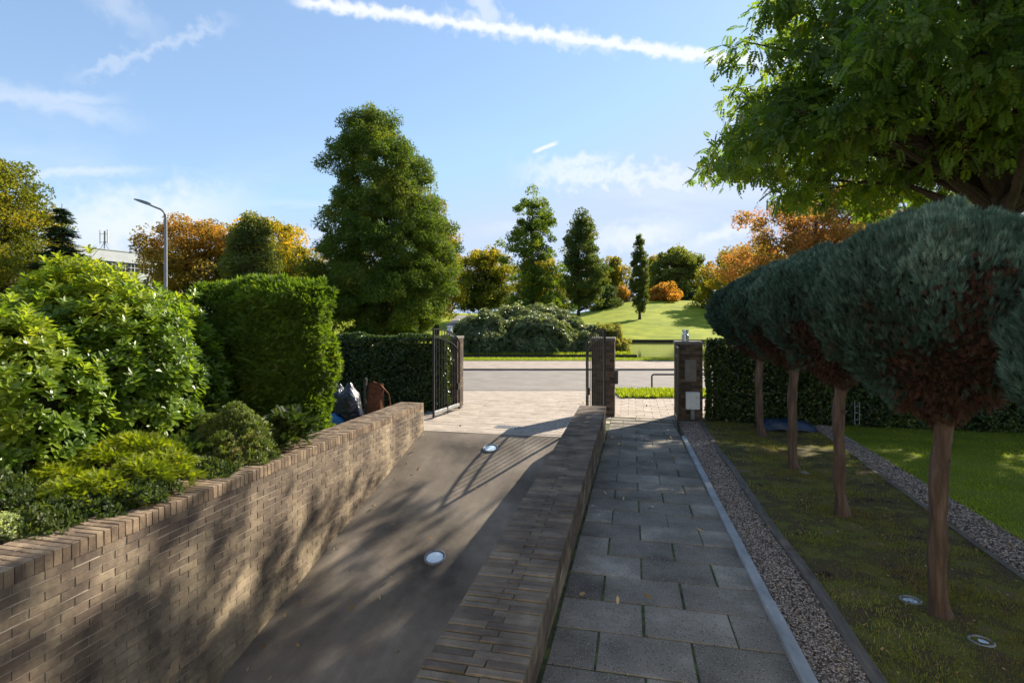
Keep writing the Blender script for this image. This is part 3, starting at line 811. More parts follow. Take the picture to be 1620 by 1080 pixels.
# ------------------------------------------------------------------ brick walls
def brick_wall(root, x_face, sgn, xb0, xb1, y0, y1, ztop, zbot_fn, both=False, zbot2=None, cope='cope'):
    """courses of stretchers on the face(s), backing of mortar, rowlock coping"""
    cop = .125; cw = .0785; parts = []
    faces = [(x_face, sgn, zbot_fn)] + ([(both, -sgn, zbot2)] if both is not False else [])
    c, s = [], []
    for xf, sg, zb in faces:
        z = ztop - cop; k = 0
        while z > -4.2:
            y = y0 - .11 * (k % 2) - R.random() * .0
            while y < y1:
                a, b = max(y, y0), min(y + .228, y1)
                if b - a > .03 and z > zb((a + b) / 2) - .2:
                    c.append((xf - sg * .03, (a + b) / 2, z - cw / 2)); s.append((.06 + R.normal(0, .0022), b - a - .011, cw - .012))
                y += .228
            z -= cw; k += 1
    c, s = np.array(c), np.array(s)
    V, Fq = boxes(c, s, .0012)
    body = [(V, Fq, np.repeat(R.random(len(c)), 8), 0)]
    mo = box(xb0 + .008, xb1 - .008, y0 + .008, y1 - .008, -4.3, ztop - cop - .004, m=1)
    body.append(mo)
    # end face bricks at the far end
    z = ztop - cop; k = 0; c, s = [], []
    while z > -.3:
        x = xb0 - .11 * (k % 2)
        while x < xb1:
            a, b = max(x, xb0), min(x + .228, xb1)
            if b - a > .03: c.append(((a + b) / 2, y1 - .002 - .02, z - cw / 2)); s.append((b - a - .011, .06, cw - .012))
            x += .228
        z -= cw; k += 1
    V, Fq = boxes(np.array(c), np.array(s), .001); body.append((V, Fq, np.repeat(R.random(len(c)), 8), 0))
    mk('wall_body', body, [MAT['brick'], MAT['mortar']], root)
    c, s = [], []; y = y0
    while y < y1 - .05:
        full = xb1 - xb0 + .012; cut = xb0 + full * (.42 if len(c) % 4 else .58)
        for a, b in ((xb0 - .006, cut), (cut, xb1 + .006)):
            c.append(((a + b) / 2, y + .034, ztop - cop / 2 + R.normal(0, .0022))); s.append((b - a - .004, .058 + R.normal(0, .0015), cop))
        y += .068
    c, s = np.array(c), np.array(s)
    V, Fq = chamfer_box(c[:, 0], c[:, 1], c[:, 2], s[:, 0], s[:, 1], s[:, 2], .005)
    V = V + R.normal(0, .0014, V.shape)
    t = np.repeat(R.random(len(c)), 12)
    mk('coping', [(V.reshape(-1, 3), Fq, t, 0), box(xb0 + .006, xb1 - .006, y0 + .004, y1 - .004, ztop - cop + .002, ztop - .010, m=1)], [MAT[cope], MAT['mortar' if cope == 'cope' else 'joint']], root)


rampz = lambda y: -RAMP_K * max(0, RAMP_Y0 - y)
r = empty('retaining_wall', (0, 0, 0), 'long buff brick retaining wall left of the ramp, topped by upright coping bricks', 'brick wall')
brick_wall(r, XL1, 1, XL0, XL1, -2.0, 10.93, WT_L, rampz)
r = empty('retaining_wall', (0, 0, 0), 'low dark weathered brick wall between the ramp and the slab path', 'brick wall')
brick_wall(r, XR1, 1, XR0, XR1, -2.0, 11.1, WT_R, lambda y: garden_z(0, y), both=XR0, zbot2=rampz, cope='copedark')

# unseen pale building added behind the viewpoint to bounce sunlight into the garden
e = empty('house', (0, -3.2, 0), 'pale rendered house at the foot of the ramp, facing the gate', 'house')
mk('wall', [box(-14, -4.6, -8, 0, -.5, 6.2), box(-.8, 14, -8, 0, -.5, 6.2), box(-4.6, -.8, -8, 0, -1.2, 6.2)], MAT['wallhouse'], e)
mk('roof', [box(-14.4, 14.4, -8.4, .4, 6.2, 6.45)], MAT['greypole'], e)
mk('garage_door', [box(-4.5, -.9, -.3, -.2, -4.0, -1.3)], MAT['greypole'], e)
for x in (-11, -7.5, 2.5, 6, 10):
    f = mk('window', [box(x, x + 1.6, .002, .03, 3.6, 5.2)], MAT['pane'], e)
    mk('sill', [box(x - .08, x + 1.68, .002, .08, 3.52, 3.59)], MAT['wallwhite'], f)
# drain grate
g = empty('drain_grate', (-2.70, 11.62, 0), 'small slotted metal drain grate set in the driveway slabs above the ramp', 'drain grate')
mk('frame', [box(-.28, .28, -.13, -.105, -.02, .016), box(-.28, .28, .105, .13, -.02, .016), box(-.28, -.255, -.105, .105, -.02, .016), box(.255, .28, -.105, .105, -.02, .016), box(-.255, .255, -.105, .105, -.01, .0095, m=1)], [MAT['greypole'], MAT['iron']], g)
mk('bars', [box(-.25 + i * .062, -.222 + i * .062, -.104, .104, .0, .015, .0) for i in range(9)], MAT['greypole'], g)


def round_light(loc, rad, label, group, tilt=0.0):
    e = empty('ground_light', loc, label, 'ground light', group); e.rotation_euler = (tilt, 0, 0)
    mk('ring', lathe([(rad, -.02), (rad, .012), (rad * .96, .018), (rad * .84, .018), (rad * .82, .012), (rad * .82, .001)], 40), MAT['greypole'], e, True)
    mk('seal', lathe([(rad * .82, .002), (rad * .77, .003)], 40), MAT['iron'], e)  # dark ring coloured in as the shaded gap around the lens
    mk('lens', lathe([(rad * .77, .004), (rad * .5, .009), (rad * .001, .011)], 32), MAT['glasswhite'], e, True)
    for k in range(3):
        a = k * 2.09; mk('screw', lathe([(.008, .018), (.008, .021), (.0001, .022)], 8, (rad * .88 * math.cos(a), rad * .88 * math.sin(a), 0)), MAT['iron'], e)


ta = math.atan(RAMP_K)
round_light((-2.73, 7.2, -RAMP_K * (RAMP_Y0 - 7.2) + .006), .155, 'round steel light set in the ramp, nearest the camera and lit pale blue', 'round lights in the ramp', ta)
round_light((-2.74, 10.3, -RAMP_K * (RAMP_Y0 - 10.3) + .006), .155, 'round pale light near the top of the ramp below the grate', 'round lights in the ramp', ta)
round_light((2.16, 3.97, .341 + .012), .07, 'pale round spotlight in the moss right in front of the nearest trunk', 'round lights in the moss strip', -.04)
round_light((2.0, 4.5, .32 + .006), .07, 'pale round spotlight in the moss just left of the nearest trunk', 'round lights in the moss strip', -.04)
round_light((2.44, 8.54, .158 + .01), .07, 'small round spotlight at the foot of the third trunk', 'round lights in the moss strip', -.04)


# ------------------------------------------------------------------ pillars, gates, street furniture
def pillar(x0, x1, y0, y1, z1, label):
    e = empty('gate_pillar', ((x0 + x1) / 2, y0, 0), label, 'pillar', 'brick gate pillars'); ox, oy = (x0 + x1) / 2, y0
    c, s = [], []; cw = .075; z = .0; k = 0
    while z < z1 - .1:
        for (a0, a1, fixed, ax) in ((x0, x1, y0 + .03, 0), (x0, x1, y1 - .03, 0), (y0 + .062, y1 - .062, x0 + .03, 1), (y0 + .062, y1 - .062, x1 - .03, 1)):
            p = a0 - .11 * ((k + ax) % 2)
            while p < a1:
                a, b = max(p, a0), min(p + .22, a1)
                if b - a > .02:
                    m = (a + b) / 2
                    if ax == 0: c.append((m, fixed, z + cw / 2)); s.append((b - a - .01, .06, cw - .011))
                    else: c.append((fixed, m, z + cw / 2)); s.append((.06, b - a - .01, cw - .011))
                p += .22
        z += cw; k += 1
    V, Fq = boxes(np.array(c) - (ox, oy, 0), np.array(s), .001)
    mk('shaft', [(V, Fq, np.repeat(R.random(len(c)), 8)), box(x0 + .008 - ox, x1 - .008 - ox, .008, y1 - y0 - .008, -.2, z - .01, m=1)], [MAT['dbrick'], MAT['joint']], e)
    V, Fq = chamfer_box(np.array([0.]), np.array([(y1 - y0) / 2]), np.array([z + .035]), np.array([x1 - x0 + .03]), np.array([y1 - y0 + .03]), np.array([.068]), .008)
    mk('cap', [(V.reshape(-1, 3), Fq)], MAT['kerb2'], e)
    return e, z + .069


def pillar_lamp(x, y, z, label):
    e = empty('pillar_lamp', (x, y, z), label, 'lamp', 'lamps on the gate pillars')
    mk('base', lathe([(.085, 0), (.085, .15), (.07, .16), (.0001, .16)], 20), MAT['steel'], e, False)
    mk('glass', lathe([(.065, .16), (.065, .235)], 20), MAT['glasswhite'], e, True)
    mk('lid', lathe([(.0001, .234), (.085, .235), (.085, .275), (.0001, .28)], 20), MAT['steel'], e, False)


e, zt = pillar(-5.16, -4.58, 13.72, 14.3, 1.9, 'brick gate pillar seen through the bars of the left gate leaf')
pillar_lamp(-4.88, 14.0, zt, 'small round lamp on the pillar behind the left gate leaf')
e, zt = pillar(-.98, -.42, 13.45, 14.0, 1.9, 'dark brick pillar between the driveway and the path, with intercom')
ic = empty('intercom', (-.42, 13.52, .95), 'small dark intercom box on the right side of the middle pillar', 'intercom')
mk('housing', [box(0, .075, -.01, .12, -.15, .17), box(.075, .085, .0, .11, -.13, .15, m=1)], [MAT['iron'], MAT['greypole']], ic)
mk('button', lathe([(.012, 0), (.012, .006), (.0001, .006)], 10, (.05, -.017, .05)), MAT['steel'], ic)
mk('hood', [box(-.0, .10, -.02, .13, .17, .185)], MAT['iron'], ic)
e, zt = pillar(1.02, 1.64, 13.42, 14.0, 1.86, 'dark brick pillar right of the path, carrying a meter box')
mk('plaque', [box(-.10, .16, -.022, -.001, .93, 1.44), box(-.09, .15, -.028, -.022, .94, 1.43)], MAT['kerb2'], e)
pillar_lamp(1.26, 13.62, zt, 'round steel and glass lamp on the meter box pillar')
mb = empty('meter_box', (1.40, 13.42, .28), 'pale grey meter box on the front of the right pillar', 'meter box')
V, Fq = chamfer_box(np.array([0.]), np.array([-.07]), np.array([.2]), np.array([.31]), np.array([.13]), np.array([.40]), .01)
mk('housing', [(V.reshape(-1, 3), Fq)], MAT['whitebox'], mb)
mk('door', [box(-.135, .135, -.142, -.136, .03, .37)], MAT['whitebox'], mb)
mk('handle', [box(.06, .115, -.150, -.143, .27, .285)], MAT['greypole'], mb)
mk('conduit', tube([(0, -.07, 0), (0, -.07, -.24)], .05, 10), MAT['greypole'], mb)


def gate_leaf(p0, p1, zt0, zt1, zl0, zl1, label, nb=9, arch=True):
    """p0 = tall near stile, p1 = low far stile"""
    L = math.hypot(p1[0] - p0[0], p1[1] - p0[1]); rz = math.atan2(p1[1] - p0[1], p1[0] - p0[0])
    e = empty('gate_leaf', (p0[0], p0[1], 0), label, 'gate', 'black iron gate leaves', rz)
    t = .022
    def top(u): return zt1 + (zt0 - zt1) * math.sqrt(max(0, 1 - (u / L * .96) ** 2)) * 1.0 if arch else zt0
    b0 = top(L)
    def topn(u): return zt1 + (top(u) - b0) * (zt0 - zt1) / max(1e-6, zt0 - b0) if arch else zt0
    dl0, dl1 = zt0 - zl0, zt1 - zl1
    def low(u): return topn(u) - (dl0 + (dl1 - dl0) * u / L)
    us = np.linspace(0, L, 15)
    fr = [box(-t, t, -t, t, .03, zt0 + .01), box(L - t, L + t, -t, t, .03, zt1 + .03)]
    mk('stile', [fr[0]], MAT['iron'], e); mk('stile', [fr[1]], MAT['iron'], e)
    for nm, fn in (('top_rail', topn), ('lower_rail', low)):
        P = []
        for u0, u1 in zip(us[:-1], us[1:]):
            z0, z1 = fn(u0), fn(u1); hh = .016
            V = np.array([(u0, -.018, z0 - hh), (u1, -.018, z1 - hh), (u1, .018, z1 - hh), (u0, .018, z0 - hh), (u0, -.018, z0 + hh), (u1, -.018, z1 + hh), (u1, .018, z1 + hh), (u0, .018, z0 + hh)])
            P.append((V, BOXF))
        mk(nm, P, MAT['iron'], e)
    mk('bottom_rail', [box(t, L - t, -.02, .02, .10, .18), box(t, L - t, -.012, .012, .18, .19)], MAT['steel' if arch else 'iron'], e)
    for i in range(nb):
        u = L * (i + 1) / (nb + 1.0)
        mk('bar', tube([(u, 0, .185), (u, 0, topn(u))], .009, 6, cap=False), MAT['iron'], e)
    for hz_ in (.35, 1.25): mk('hinge', tube([(L + .03, 0, hz_), (L + .03, 0, hz_ + .1)], .022, 8), MAT['iron'], e)
    mk('lock', [box(L - .13, L - t, -.03, .03, .55, .72)], MAT['iron'], e)
    mk('drop_bolt', tube([(L * .5, -.02, .02), (L * .5, -.02, .3)], .012, 6), MAT['iron'], e)
    return e


gate_leaf((-4.655, 12.19), (-4.471, 13.60), 2.17, 1.80, 1.97, 1.52, 'arched black iron gate leaf swung open beside the left wall end')
gate_leaf((-.60, 12.15), (-1.09, 13.36), 2.17, 1.80, 1.97, 1.52, 'arched black iron gate leaf open behind the end of the low wall', nb=9)
gate_leaf((.985, 12.3), (1.03, 13.38), 1.76, 1.72, 1.56, 1.52, 'narrow black iron path gate folded back against the right pillar', nb=6, arch=False)

e = empty('hoop_rail', tuple(C(4.92, 18.9, 0)), 'low dark tube rail on the kerb beyond the path gate', 'rail', None, YAW)
mk('rail', tube([(0, 0, 0), (0, 0, .40), (.02, 0, .44), (.06, 0, .46), (2.3, 0, .46), (2.34, 0, .44), (2.36, 0, .40), (2.36, 0, 0)], .03, 8), MAT['iron'], e, True)

# street lamp
ld = 25.0; lx = px2(262, ld)
e = empty('street_lamp', tuple(C(lx, ld, 0)), 'tall grey street lamp with bent arm rising above the left hedge', 'street lamp', None, YAW)
pz = hgt(345, ld)
mk('pole', tube([(0, 0, 0), (0, 0, pz - 1.2), (0, 0, pz)], [.09, .075, .062], 12), MAT['greypole'], e, True)
arm = [(0, 0, pz - .05), (-.03, 0, pz + .15), (-.1, 0, pz + .30), (-.22, 0, pz + .40), (-.72, 0, pz + .60)]
mk('arm', tube(arm, [.062, .055, .05, .045, .042], 10), MAT['greypole'], e, True)
V = []
for x, wy, h in ((-.66, .06, .06), (-.80, .13, .10), (-1.10, .15, .09), (-1.42, .10, .04)):
    zc = pz + .60 + (-.66 - x) * .34
    V += [(x, -wy, zc - h * .5), (x, wy, zc - h * .5), (x, wy * .7, zc + h), (x, -wy * .7, zc + h)]
Fq = [(i * 4 + k, i * 4 + (k + 1) % 4, i * 4 + 4 + (k + 1) % 4, i * 4 + 4 + k) for i in range(3) for k in range(4)] + [(3, 2, 1, 0), (12, 13, 14, 15)]
hd = mk('lamp_head', [(np.array(V), np.array(Fq))], MAT['greypole'], e)
mk('lamp_glass', [(np.array([(-.85, -.10, pz + .61), (-.85, .10, pz + .61), (-1.34, .08, pz + .79), (-1.34, -.08, pz + .79)]), np.array([(0, 1, 2, 3)]))], MAT['whitebox'], hd)

# rubbish by the hedge
def bag(px, d, ztop, rx, ry, label, mat, seed):
    c = C(px2(px, d), d, 0); zb = .05; h = ztop - zb
    e = empty('rubbish_bag', (c[0], c[1], zb), label, 'rubbish bag', 'rubbish bags behind the wall')
    V, Fq = [], []; n, m2 = 26, 18
    for j in range(m2 + 1):
        v = j / m2; rr = (math.sin(math.pi * min(v * 1.05, 1) ** .8) ** .4 if v < .82 else .42 * (1 - (v - .82) / .18) + .12) if v > 0 else .3
        for i in range(n):
            a = 2 * math.pi * i / n; f = 1 + .10 * math.sin(3 * a + seed + v * 4) + .05 * math.sin(11 * a + seed * 2 + v * 9) + .03 * math.sin(19 * a - v * 14)
            V.append((rx * rr * f * math.cos(a), ry * rr * f * math.sin(a), h * v))
    for j in range(m2):
        for i in range(n): Fq.append((j * n + i, j * n + (i + 1) % n, (j + 1) * n + (i + 1) % n, (j + 1) * n + i))
    mk('sack', [(np.array(V), np.array(Fq))], mat, e, True)
    mk('tie', tube([(.06 * math.cos(a), .06 * math.sin(a), h * .86) for a in np.linspace(0, 6.28, 13)], .012, 5, cap=False), MAT['iron'], e)


bag(553, 11.2, 1.08, .27, .27, 'large glossy dark rubbish bag beside the rusty barrow', MAT['bag'], 1.0)
bag(536, 11.9, .98, .27, .25, 'smaller dark rubbish bag half hidden behind the big one', MAT['bag'], 3.1)
bag(527, 10.9, .50, .22, .22, 'bright blue bag at the foot of the conifer hedge', MAT['bluebag'], 5.0)
c = C(px2(593, 11.9), 11.9)
e = empty('barrow', (c[0], c[1], .04), 'rusty barrow tipped upright against the hedge beside the dark bags', 'wheelbarrow', None, YAW)
V, Fq = [], []
for j in range(9):
    v = j / 8
    for i in range(9):
        u = i / 8 - .5; wd = .44 * (1 - .25 * v)
        V.append((u * wd, -.16 * (1 - (2 * u) ** 4) * (1 - .3 * v) + .08 * v, .06 + .86 * v + .04 * (1 - (2 * u) ** 2)))
for j in range(8):
    for i in range(8): Fq.append((j * 9 + i, j * 9 + i + 1, (j + 1) * 9 + i + 1, (j + 1) * 9 + i))
tray = np.array(V); Fq = np.array(Fq)
mk('tray', [(tray, Fq), (tray + (0, .02, 0), Fq[:, ::-1])], MAT['rust'], e, True)
mk('handle', tube([(.2, .08, .05), (.34, .05, .35), (.3, .02, .7), (.12, -.02, .92), (-.05, -.02, .98)], .022, 8), MAT['rust'], e, True)
mk('handle', tube([(-.2, .08, .05), (-.24, .05, .6), (-.2, .02, 1.05)], .03, 8), MAT['board'], e, True)
wv = [(math.cos(a) * .16 * 1 + .3, .1, math.sin(a) * .16 + .16) for a in np.linspace(0, 2 * math.pi, 17)]
mk('wheel', tube(wv, .03, 6, cap=False), MAT['iron'], e, True)

# blue sheet and white frame by the right hedge
c = C(px2(1243, 11.6), 11.6)
e = empty('tarpaulin', (c[0], c[1], .05), 'dark blue tarpaulin heap lying under the right hedge behind the thin trunks', 'tarpaulin', None, 0)
V, Fq = grid(np.linspace(-.6, .6, 30), np.linspace(-.25, .25, 12), lambda X, Y: .2 * np.clip(1 - (X / .6) ** 4, 0, 1) * np.clip(1 - (Y / .25) ** 4, 0, 1) + .02 * np.sin(X * 14 + Y * 9) * (1 - (X / .6) ** 2))
mk('sheet', [(V, Fq)], MAT['tarp'], e, True)
c = C(px2(1356, 11.6), 11.6)
e = empty('wire_rack', (c[0], c[1], .12), 'small white wire rack standing against the right hedge', 'rack', None, .2)
mk('upright', tube([(-.05, 0, 0), (-.05, 0, .5)], .008, 6), MAT['greypole'], e); mk('upright', tube([(.05, 0, 0), (.05, 0, .5)], .008, 6), MAT['greypole'], e)
for z in (.12, .26, .4): mk('rung', tube([(-.05, 0, z), (.05, 0, z)], .007, 6), MAT['greypole'], e)

# fallen leaves lying on the paving
lt = T_leaf(.28, -.5)
protos = []
for k in range(4):
    v = lt[0] * (.045, .045, .045 * (.6 + .3 * k)); v[:, 2] += .012 + .012 * math.sin(k)
    me_o = mk('fallen_leaf', [(v, lt[1], .15 + .25 * k)], MAT['lf_fallen'], None, True); protos.append(me_o)
nleaf = 0
for k in range(110):
    where = R.random()
    if where < .5:
        x, y = -1.2 - 3.0 * R.random(), 4.5 + 6.2 * R.random(); z = rampz(y) + .004; lab = 'curled brown leaf fallen on the dark ramp'; gr = 'leaves fallen on the ramp'
        if R.random() < .3: x = XL1 + .05 + .2 * R.random()
    elif where < .8:
        x, y = -4.2 + 5 * R.random(), 11.2 + 5.0 * R.random(); z = .01; lab = 'small dry leaf fallen on the pale driveway slabs'; gr = 'leaves fallen on the driveway'
        if -1.1 < x < -.4: x -= 1
    else:
        x, y = -.45 + 1.3 * R.random(), 2.8 + 9 * R.random(); z = garden_z(0, y) + .008; lab = 'small pale leaf fallen on the grey path slabs'; gr = 'leaves fallen on the path'
    o = protos[k % 4] if k < 4 else protos[k % 4].copy()
    if k >= 4: scene.collection.objects.link(o)
    o.location = (x, y, float(z)); o.rotation_euler = (R.normal(0, .3), R.normal(0, .3), R.random() * 6.28); sc = .6 + R.random() * .9
    o.scale = (sc, sc, sc); tag(o, lab, 'leaf', gr)
n = 5000
p = np.stack((1.1 + 2.6 * R.random(n), 2 + 11 * R.random(n), np.zeros(n)), 1); p[:, 2] = garden_z(0, p[:, 1]) + .022
tag(mk('leaf_litter', [scatter(T_leaf(.3, -.3), p, R.normal(size=(n, 3)) * (1, 1, .2), np.tile((0, 0, 1.), (n, 1)) + R.normal(0, .3, (n, 3)), .006 + .02 * R.random(n) ** 2, R.random(n) * .8)], MAT['lf_fallen']), kind='stuff')

# distant building
bd = 90.0
A, B = C(px2(60, bd - 6), bd - 6), C(px2(330, bd + 22), bd + 22)
L = math.hypot(B[0] - A[0], B[1] - A[1]); rz = math.atan2(B[1] - A[1], B[0] - A[0])
e = empty('office_building', (A[0], A[1], 2.0), 'long white flat-roofed building far off behind the fir tree', 'building', None, rz)
top = hgt(383, bd - 6) - 2.0
mk('wall', [box(0, L, 0, 14, -3, top - 3.6, m=0), box(0, L, .3, 13.7, top - 3.6, top - 1.9, m=1)], [MAT['wallwhite'], MAT['wallgrey']], e)
mk('parapet', [box(-.2, L + .2, -.15, 14.2, top - 1.9, top), box(-.3, L + .3, -.25, 14.3, top, top + .12)], MAT['wallwhite'], e)
for i in range(16):
    x = 2 + i * (L - 4) / 16
    f = mk('window', [box(x, x + 1.9, .22, .29, top - 3.55, top - 1.95)], MAT['pane'], e)
    mk('mullions', [box(x + .9, x + 1.0, .14, .219, top - 3.55, top - 1.95), box(x, x + .899, .14, .219, top - 2.8, top - 2.7), box(x + 1.001, x + 1.9, .14, .219, top - 2.8, top - 2.7), box(x - .12, x - .001, .1, .299, top - 3.59, top - 1.91)], MAT['wallwhite'], f)
t = (px2(137, bd) - px2(60, bd - 6)) ; 
me_ = C(px2(138, bd), bd)
e = empty('antenna_mast', (me_[0], me_[1] + 3, 2 + top), 'cluster of pale mobile antennas on the roof of the white building', 'antenna')
e.location[2] = 2 + top
mk('post', tube([(0, 0, 0), (0, 0, 3.2)], .09, 8), MAT['greypole'], e)
for i, (x, y) in enumerate(((-.9, 0), (-.35, .5), (.35, .4), (.8, -.1))): mk('panel_antenna', [box(x - .09, x + .09, y - .06, y + .06, 1.0, 3.4)], MAT['wallwhite'], e)
mk('brackets', tube([(-.9, 0, 1.3), (.8, -.1, 1.3)], .04, 5) + tube([(-.9, 0, 2.7), (.8, -.1, 2.7)], .04, 5) + tube([(-.35, .5, 1.35), (.35, .4, 1.35)], .04, 5) + tube([(0, 0, 1.4), (.9, 0, 0)], .04, 5) + tube([(0, 0, 1.4), (-.9, 0, 0)], .04, 5), MAT['greypole'], e)


# ------------------------------------------------------------------ vegetation
def crown(prof, off, n_cl, cr, n_lf, size, tmpl, flat=.7, droop=0.0, up=.4, tint=.5, tvar=.22, htint=0.0, surf_bias=.45, seed=0.0, rag=.25, zs=None):
    """leaf clumps in a volume of revolution. prof: (z, radius); off: (z, sideways shift to the viewer's right)"""
    pz_, pr = np.array([a[0] for a in prof], float), np.array([a[1] for a in prof], float)
    oz, oo = np.array([a[0] for a in off], float), np.array([a[1] for a in off], float)
    out = []
    while sum(len(o) for o in out) < n_cl:
        z = pz_[0] + (pz_[-1] - pz_[0]) * R.random(n_cl * 3); rr = np.interp(z, pz_, pr)
        keep = R.random(len(z)) < (rr / pr.max()) ** 1.3 + .03; z, rr = z[keep], rr[keep]
        a = R.random(len(z)) * 2 * math.pi
        nn = 1 + rag * (np.sin(a * 3 + z * 1.1 / max(cr, .3) + seed) * .6 + np.sin(a * 5 - z * 1.9 / max(cr, .3) + seed * 2) * .5)
        rad = np.maximum(rr * nn - cr * .6, .02) * R.random(len(z)) ** surf_bias
        out.append(np.stack((rad * np.cos(a), rad * np.sin(a), z), 1))
    c = np.concatenate(out)[:n_cl]
    sh = np.interp(c[:, 2], oz, oo); c[:, 0] += sh * CY; c[:, 1] += sh * SY
    ct = tint + R.normal(0, tvar * .6, n_cl) + htint * ((c[:, 2] - pz_[0]) / (pz_[-1] - pz_[0]) - .5)
    k = n_lf; idx = np.repeat(np.arange(n_cl), k); g = gauss_dir(len(idx))
    rsz = cr * (.6 + .8 * R.random(n_cl))
    p = c[idx] + g * (rsz[idx] * (.35 + .65 * R.random(len(idx)) ** .6))[:, None] * (1, 1, flat)
    if droop: p[:, 2] -= droop * (np.linalg.norm((p - c[idx])[:, :2], axis=1) / cr) ** 2 * cr
    nrm = g + R.normal(0, .45, g.shape) + (0, 0, up)
    yd = g * .7 + R.normal(0, .6, g.shape) + (0, 0, -droop * 1.2)
    t = np.clip(ct[idx] + R.normal(0, tvar * .5, len(idx)), 0, 1)
    return scatter(tmpl, p, yd, nrm, size * (.65 + .7 * R.random(len(idx))), t), c


def limbs(base_h, r0, top, c, n, off=None, sides=7):
    """trunk plus limbs that reach clump centres"""
    pts = [(0, 0, -.2), (.02, 0, base_h * .5), (.0, .03, base_h), (.05, .0, (base_h + top) * .5), (0, 0, top)]
    parts = tube(pts, [r0 * 1.25, r0, r0 * .85, r0 * .5, r0 * .1], 10, jit=.06)
    for q in c[R.choice(len(c), min(n, len(c)), replace=False)]:
        z0 = np.clip(q[2] - np.linalg.norm(q[:2]) * .7, base_h * .8, top * .9)
        f = max(.12, 1 - z0 / top)
        mid = np.array((q[0] * .5, q[1] * .5, (z0 + q[2]) / 2 + .12 * np.linalg.norm(q[:2]) * .3))
        parts += tube([(0, 0, z0), mid, q], [r0 * .42 * f + .01, r0 * .22 * f + .008, .012], 5, cap=False)
    return parts


def tree(name, px, d, ybase, label, cat, prof_px, mat, n_cl, cr, n_lf, size, tmpl=None, trunk_r=.3, bark='barkdark', group=None, nl=30, zbase=None, **kw):
    """prof_px: rows (py, left px, right px) of the crown read off at distance d"""
    zb = float(terrain(np.array(px2(px, d)), np.array(d))) if zbase is None else zbase
    loc = C(px2(px, d), d, zb)
    pr, of = [], []
    for py, a, b in sorted(prof_px, key=lambda t: -t[0]):
        z = hgt(py, d) - zb; pr.append((z, (b - a) / 2 / F_PX * d)); of.append((z, ((a + b) / 2 - px) / F_PX * d))
    e = empty(name, tuple(loc), label, cat, group)
    part, c = crown(pr, of, n_cl, cr, n_lf, size, tmpl if tmpl is not None else T_sprig(3, .42), seed=px * .01, **kw)
    mk('crown', [part], mat, e)
    mk('trunk', limbs(max(pr[0][0], .5), trunk_r, pr[-1][0] * .93, c, nl), MAT[bark], e, True)
    return e


SP3 = T_sprig(3, .42); SP2 = T_sprig(2, .5)
# background of the park, far to near
tree('yellow_tree', 965, 125, 0, 'pale yellow-green tree behind the lawn, left of the columnar tree', 'tree', [(500, 930, 1000), (455, 925, 1005), (425, 940, 995), (408, 958, 980)], MAT['lf_yel'], 110, 1.4, 70, .55, tint=.35, trunk_r=.3)
tree('round_tree', 1073, 135, 0, 'broad rounded olive tree on the crest of the lawn', 'tree', [(480, 1045, 1100), (455, 1030, 1115), (425, 1030, 1118), (405, 1042, 1105), (394, 1062, 1088)], MAT['lf_olive'], 170, 1.5, 110, .55, tint=.55, trunk_r=.35)
tree('yellow_tree', 1035, 150, 0, 'light yellow tree peeping out between the columnar and rounded trees', 'tree', [(480, 1010, 1060), (440, 1010, 1055), (408, 1025, 1045)], MAT['lf_yel'], 60, 1.5, 60, .6, tint=.35)
tree('willow_tree', 1135, 105, 0, 'loose yellow-green tree beside the conifers at the lawn edge', 'tree', [(500, 1095, 1170), (470, 1090, 1180), (440, 1098, 1180), (418, 1115, 1175), (400, 1135, 1170)], MAT['lf_maple'], 120, 1.3, 80, .42, tint=.45, droop=.5)
tree('amber_tree', 1165, 95, 0, 'amber tree behind the farthest clipped conifer', 'tree', [(480, 1130, 1230), (440, 1130, 1240), (410, 1145, 1230), (392, 1165, 1215)], MAT['lf_yel'], 130, 1.3, 80, .4, tint=.55)
tree('autumn_tree', 765, 92, 0, 'dark autumn tree with golden top, right of the tallest tree', 'tree', [(488, 722, 800), (460, 712, 812), (430, 712, 815), (408, 725, 805), (397, 745, 790)], MAT['lf_yel'], 200, 1.2, 100, .38, tint=.18, htint=.75, trunk_r=.35)
tree('autumn_tree', 830, 105, 0, 'distant golden tree seen between the two dark park trees', 'tree', [(488, 800, 900), (450, 795, 905), (425, 805, 900), (412, 830, 880)], MAT['lf_yel'], 120, 1.3, 80, .4, tint=.35, htint=.3)
tree('dark_tree', 915, 75, 505, 'upright dark tree at the left edge of the sloping lawn', 'tree', [(485, 893, 945), (460, 886, 962), (430, 885, 964), (400, 888, 955), (370, 893, 948), (350, 905, 938), (335, 915, 925)], MAT['lf_oak'], 240, .75, 95, .27, tint=.5, trunk_r=.28, rag=.3)
tree('swamp_cypress', 842, 68, 500, 'open-branched dark tree with ragged crown left of the lawn', 'tree', [(510, 800, 905), (485, 800, 905), (450, 815, 898), (425, 800, 885), (395, 788, 870), (385, 792, 880), (350, 812, 888), (325, 805, 870), (312, 822, 865), (300, 835, 850)], MAT['lf_cyp'], 200, .8, 110, .27, tint=.5, trunk_r=.4, droop=.35, rag=.5)
tree('columnar_tree', 1012, 86.7, 505, 'slim dark columnar tree standing alone on the sloping lawn', 'tree', [(496, 1008, 1018), (480, 999, 1026), (455, 994, 1028), (430, 995, 1027), (405, 999, 1025), (385, 1003, 1021), (371, 1009, 1014)], MAT['lf_oak'], 320, .36, 70, .2, tint=.6, trunk_r=.22, rag=.1)
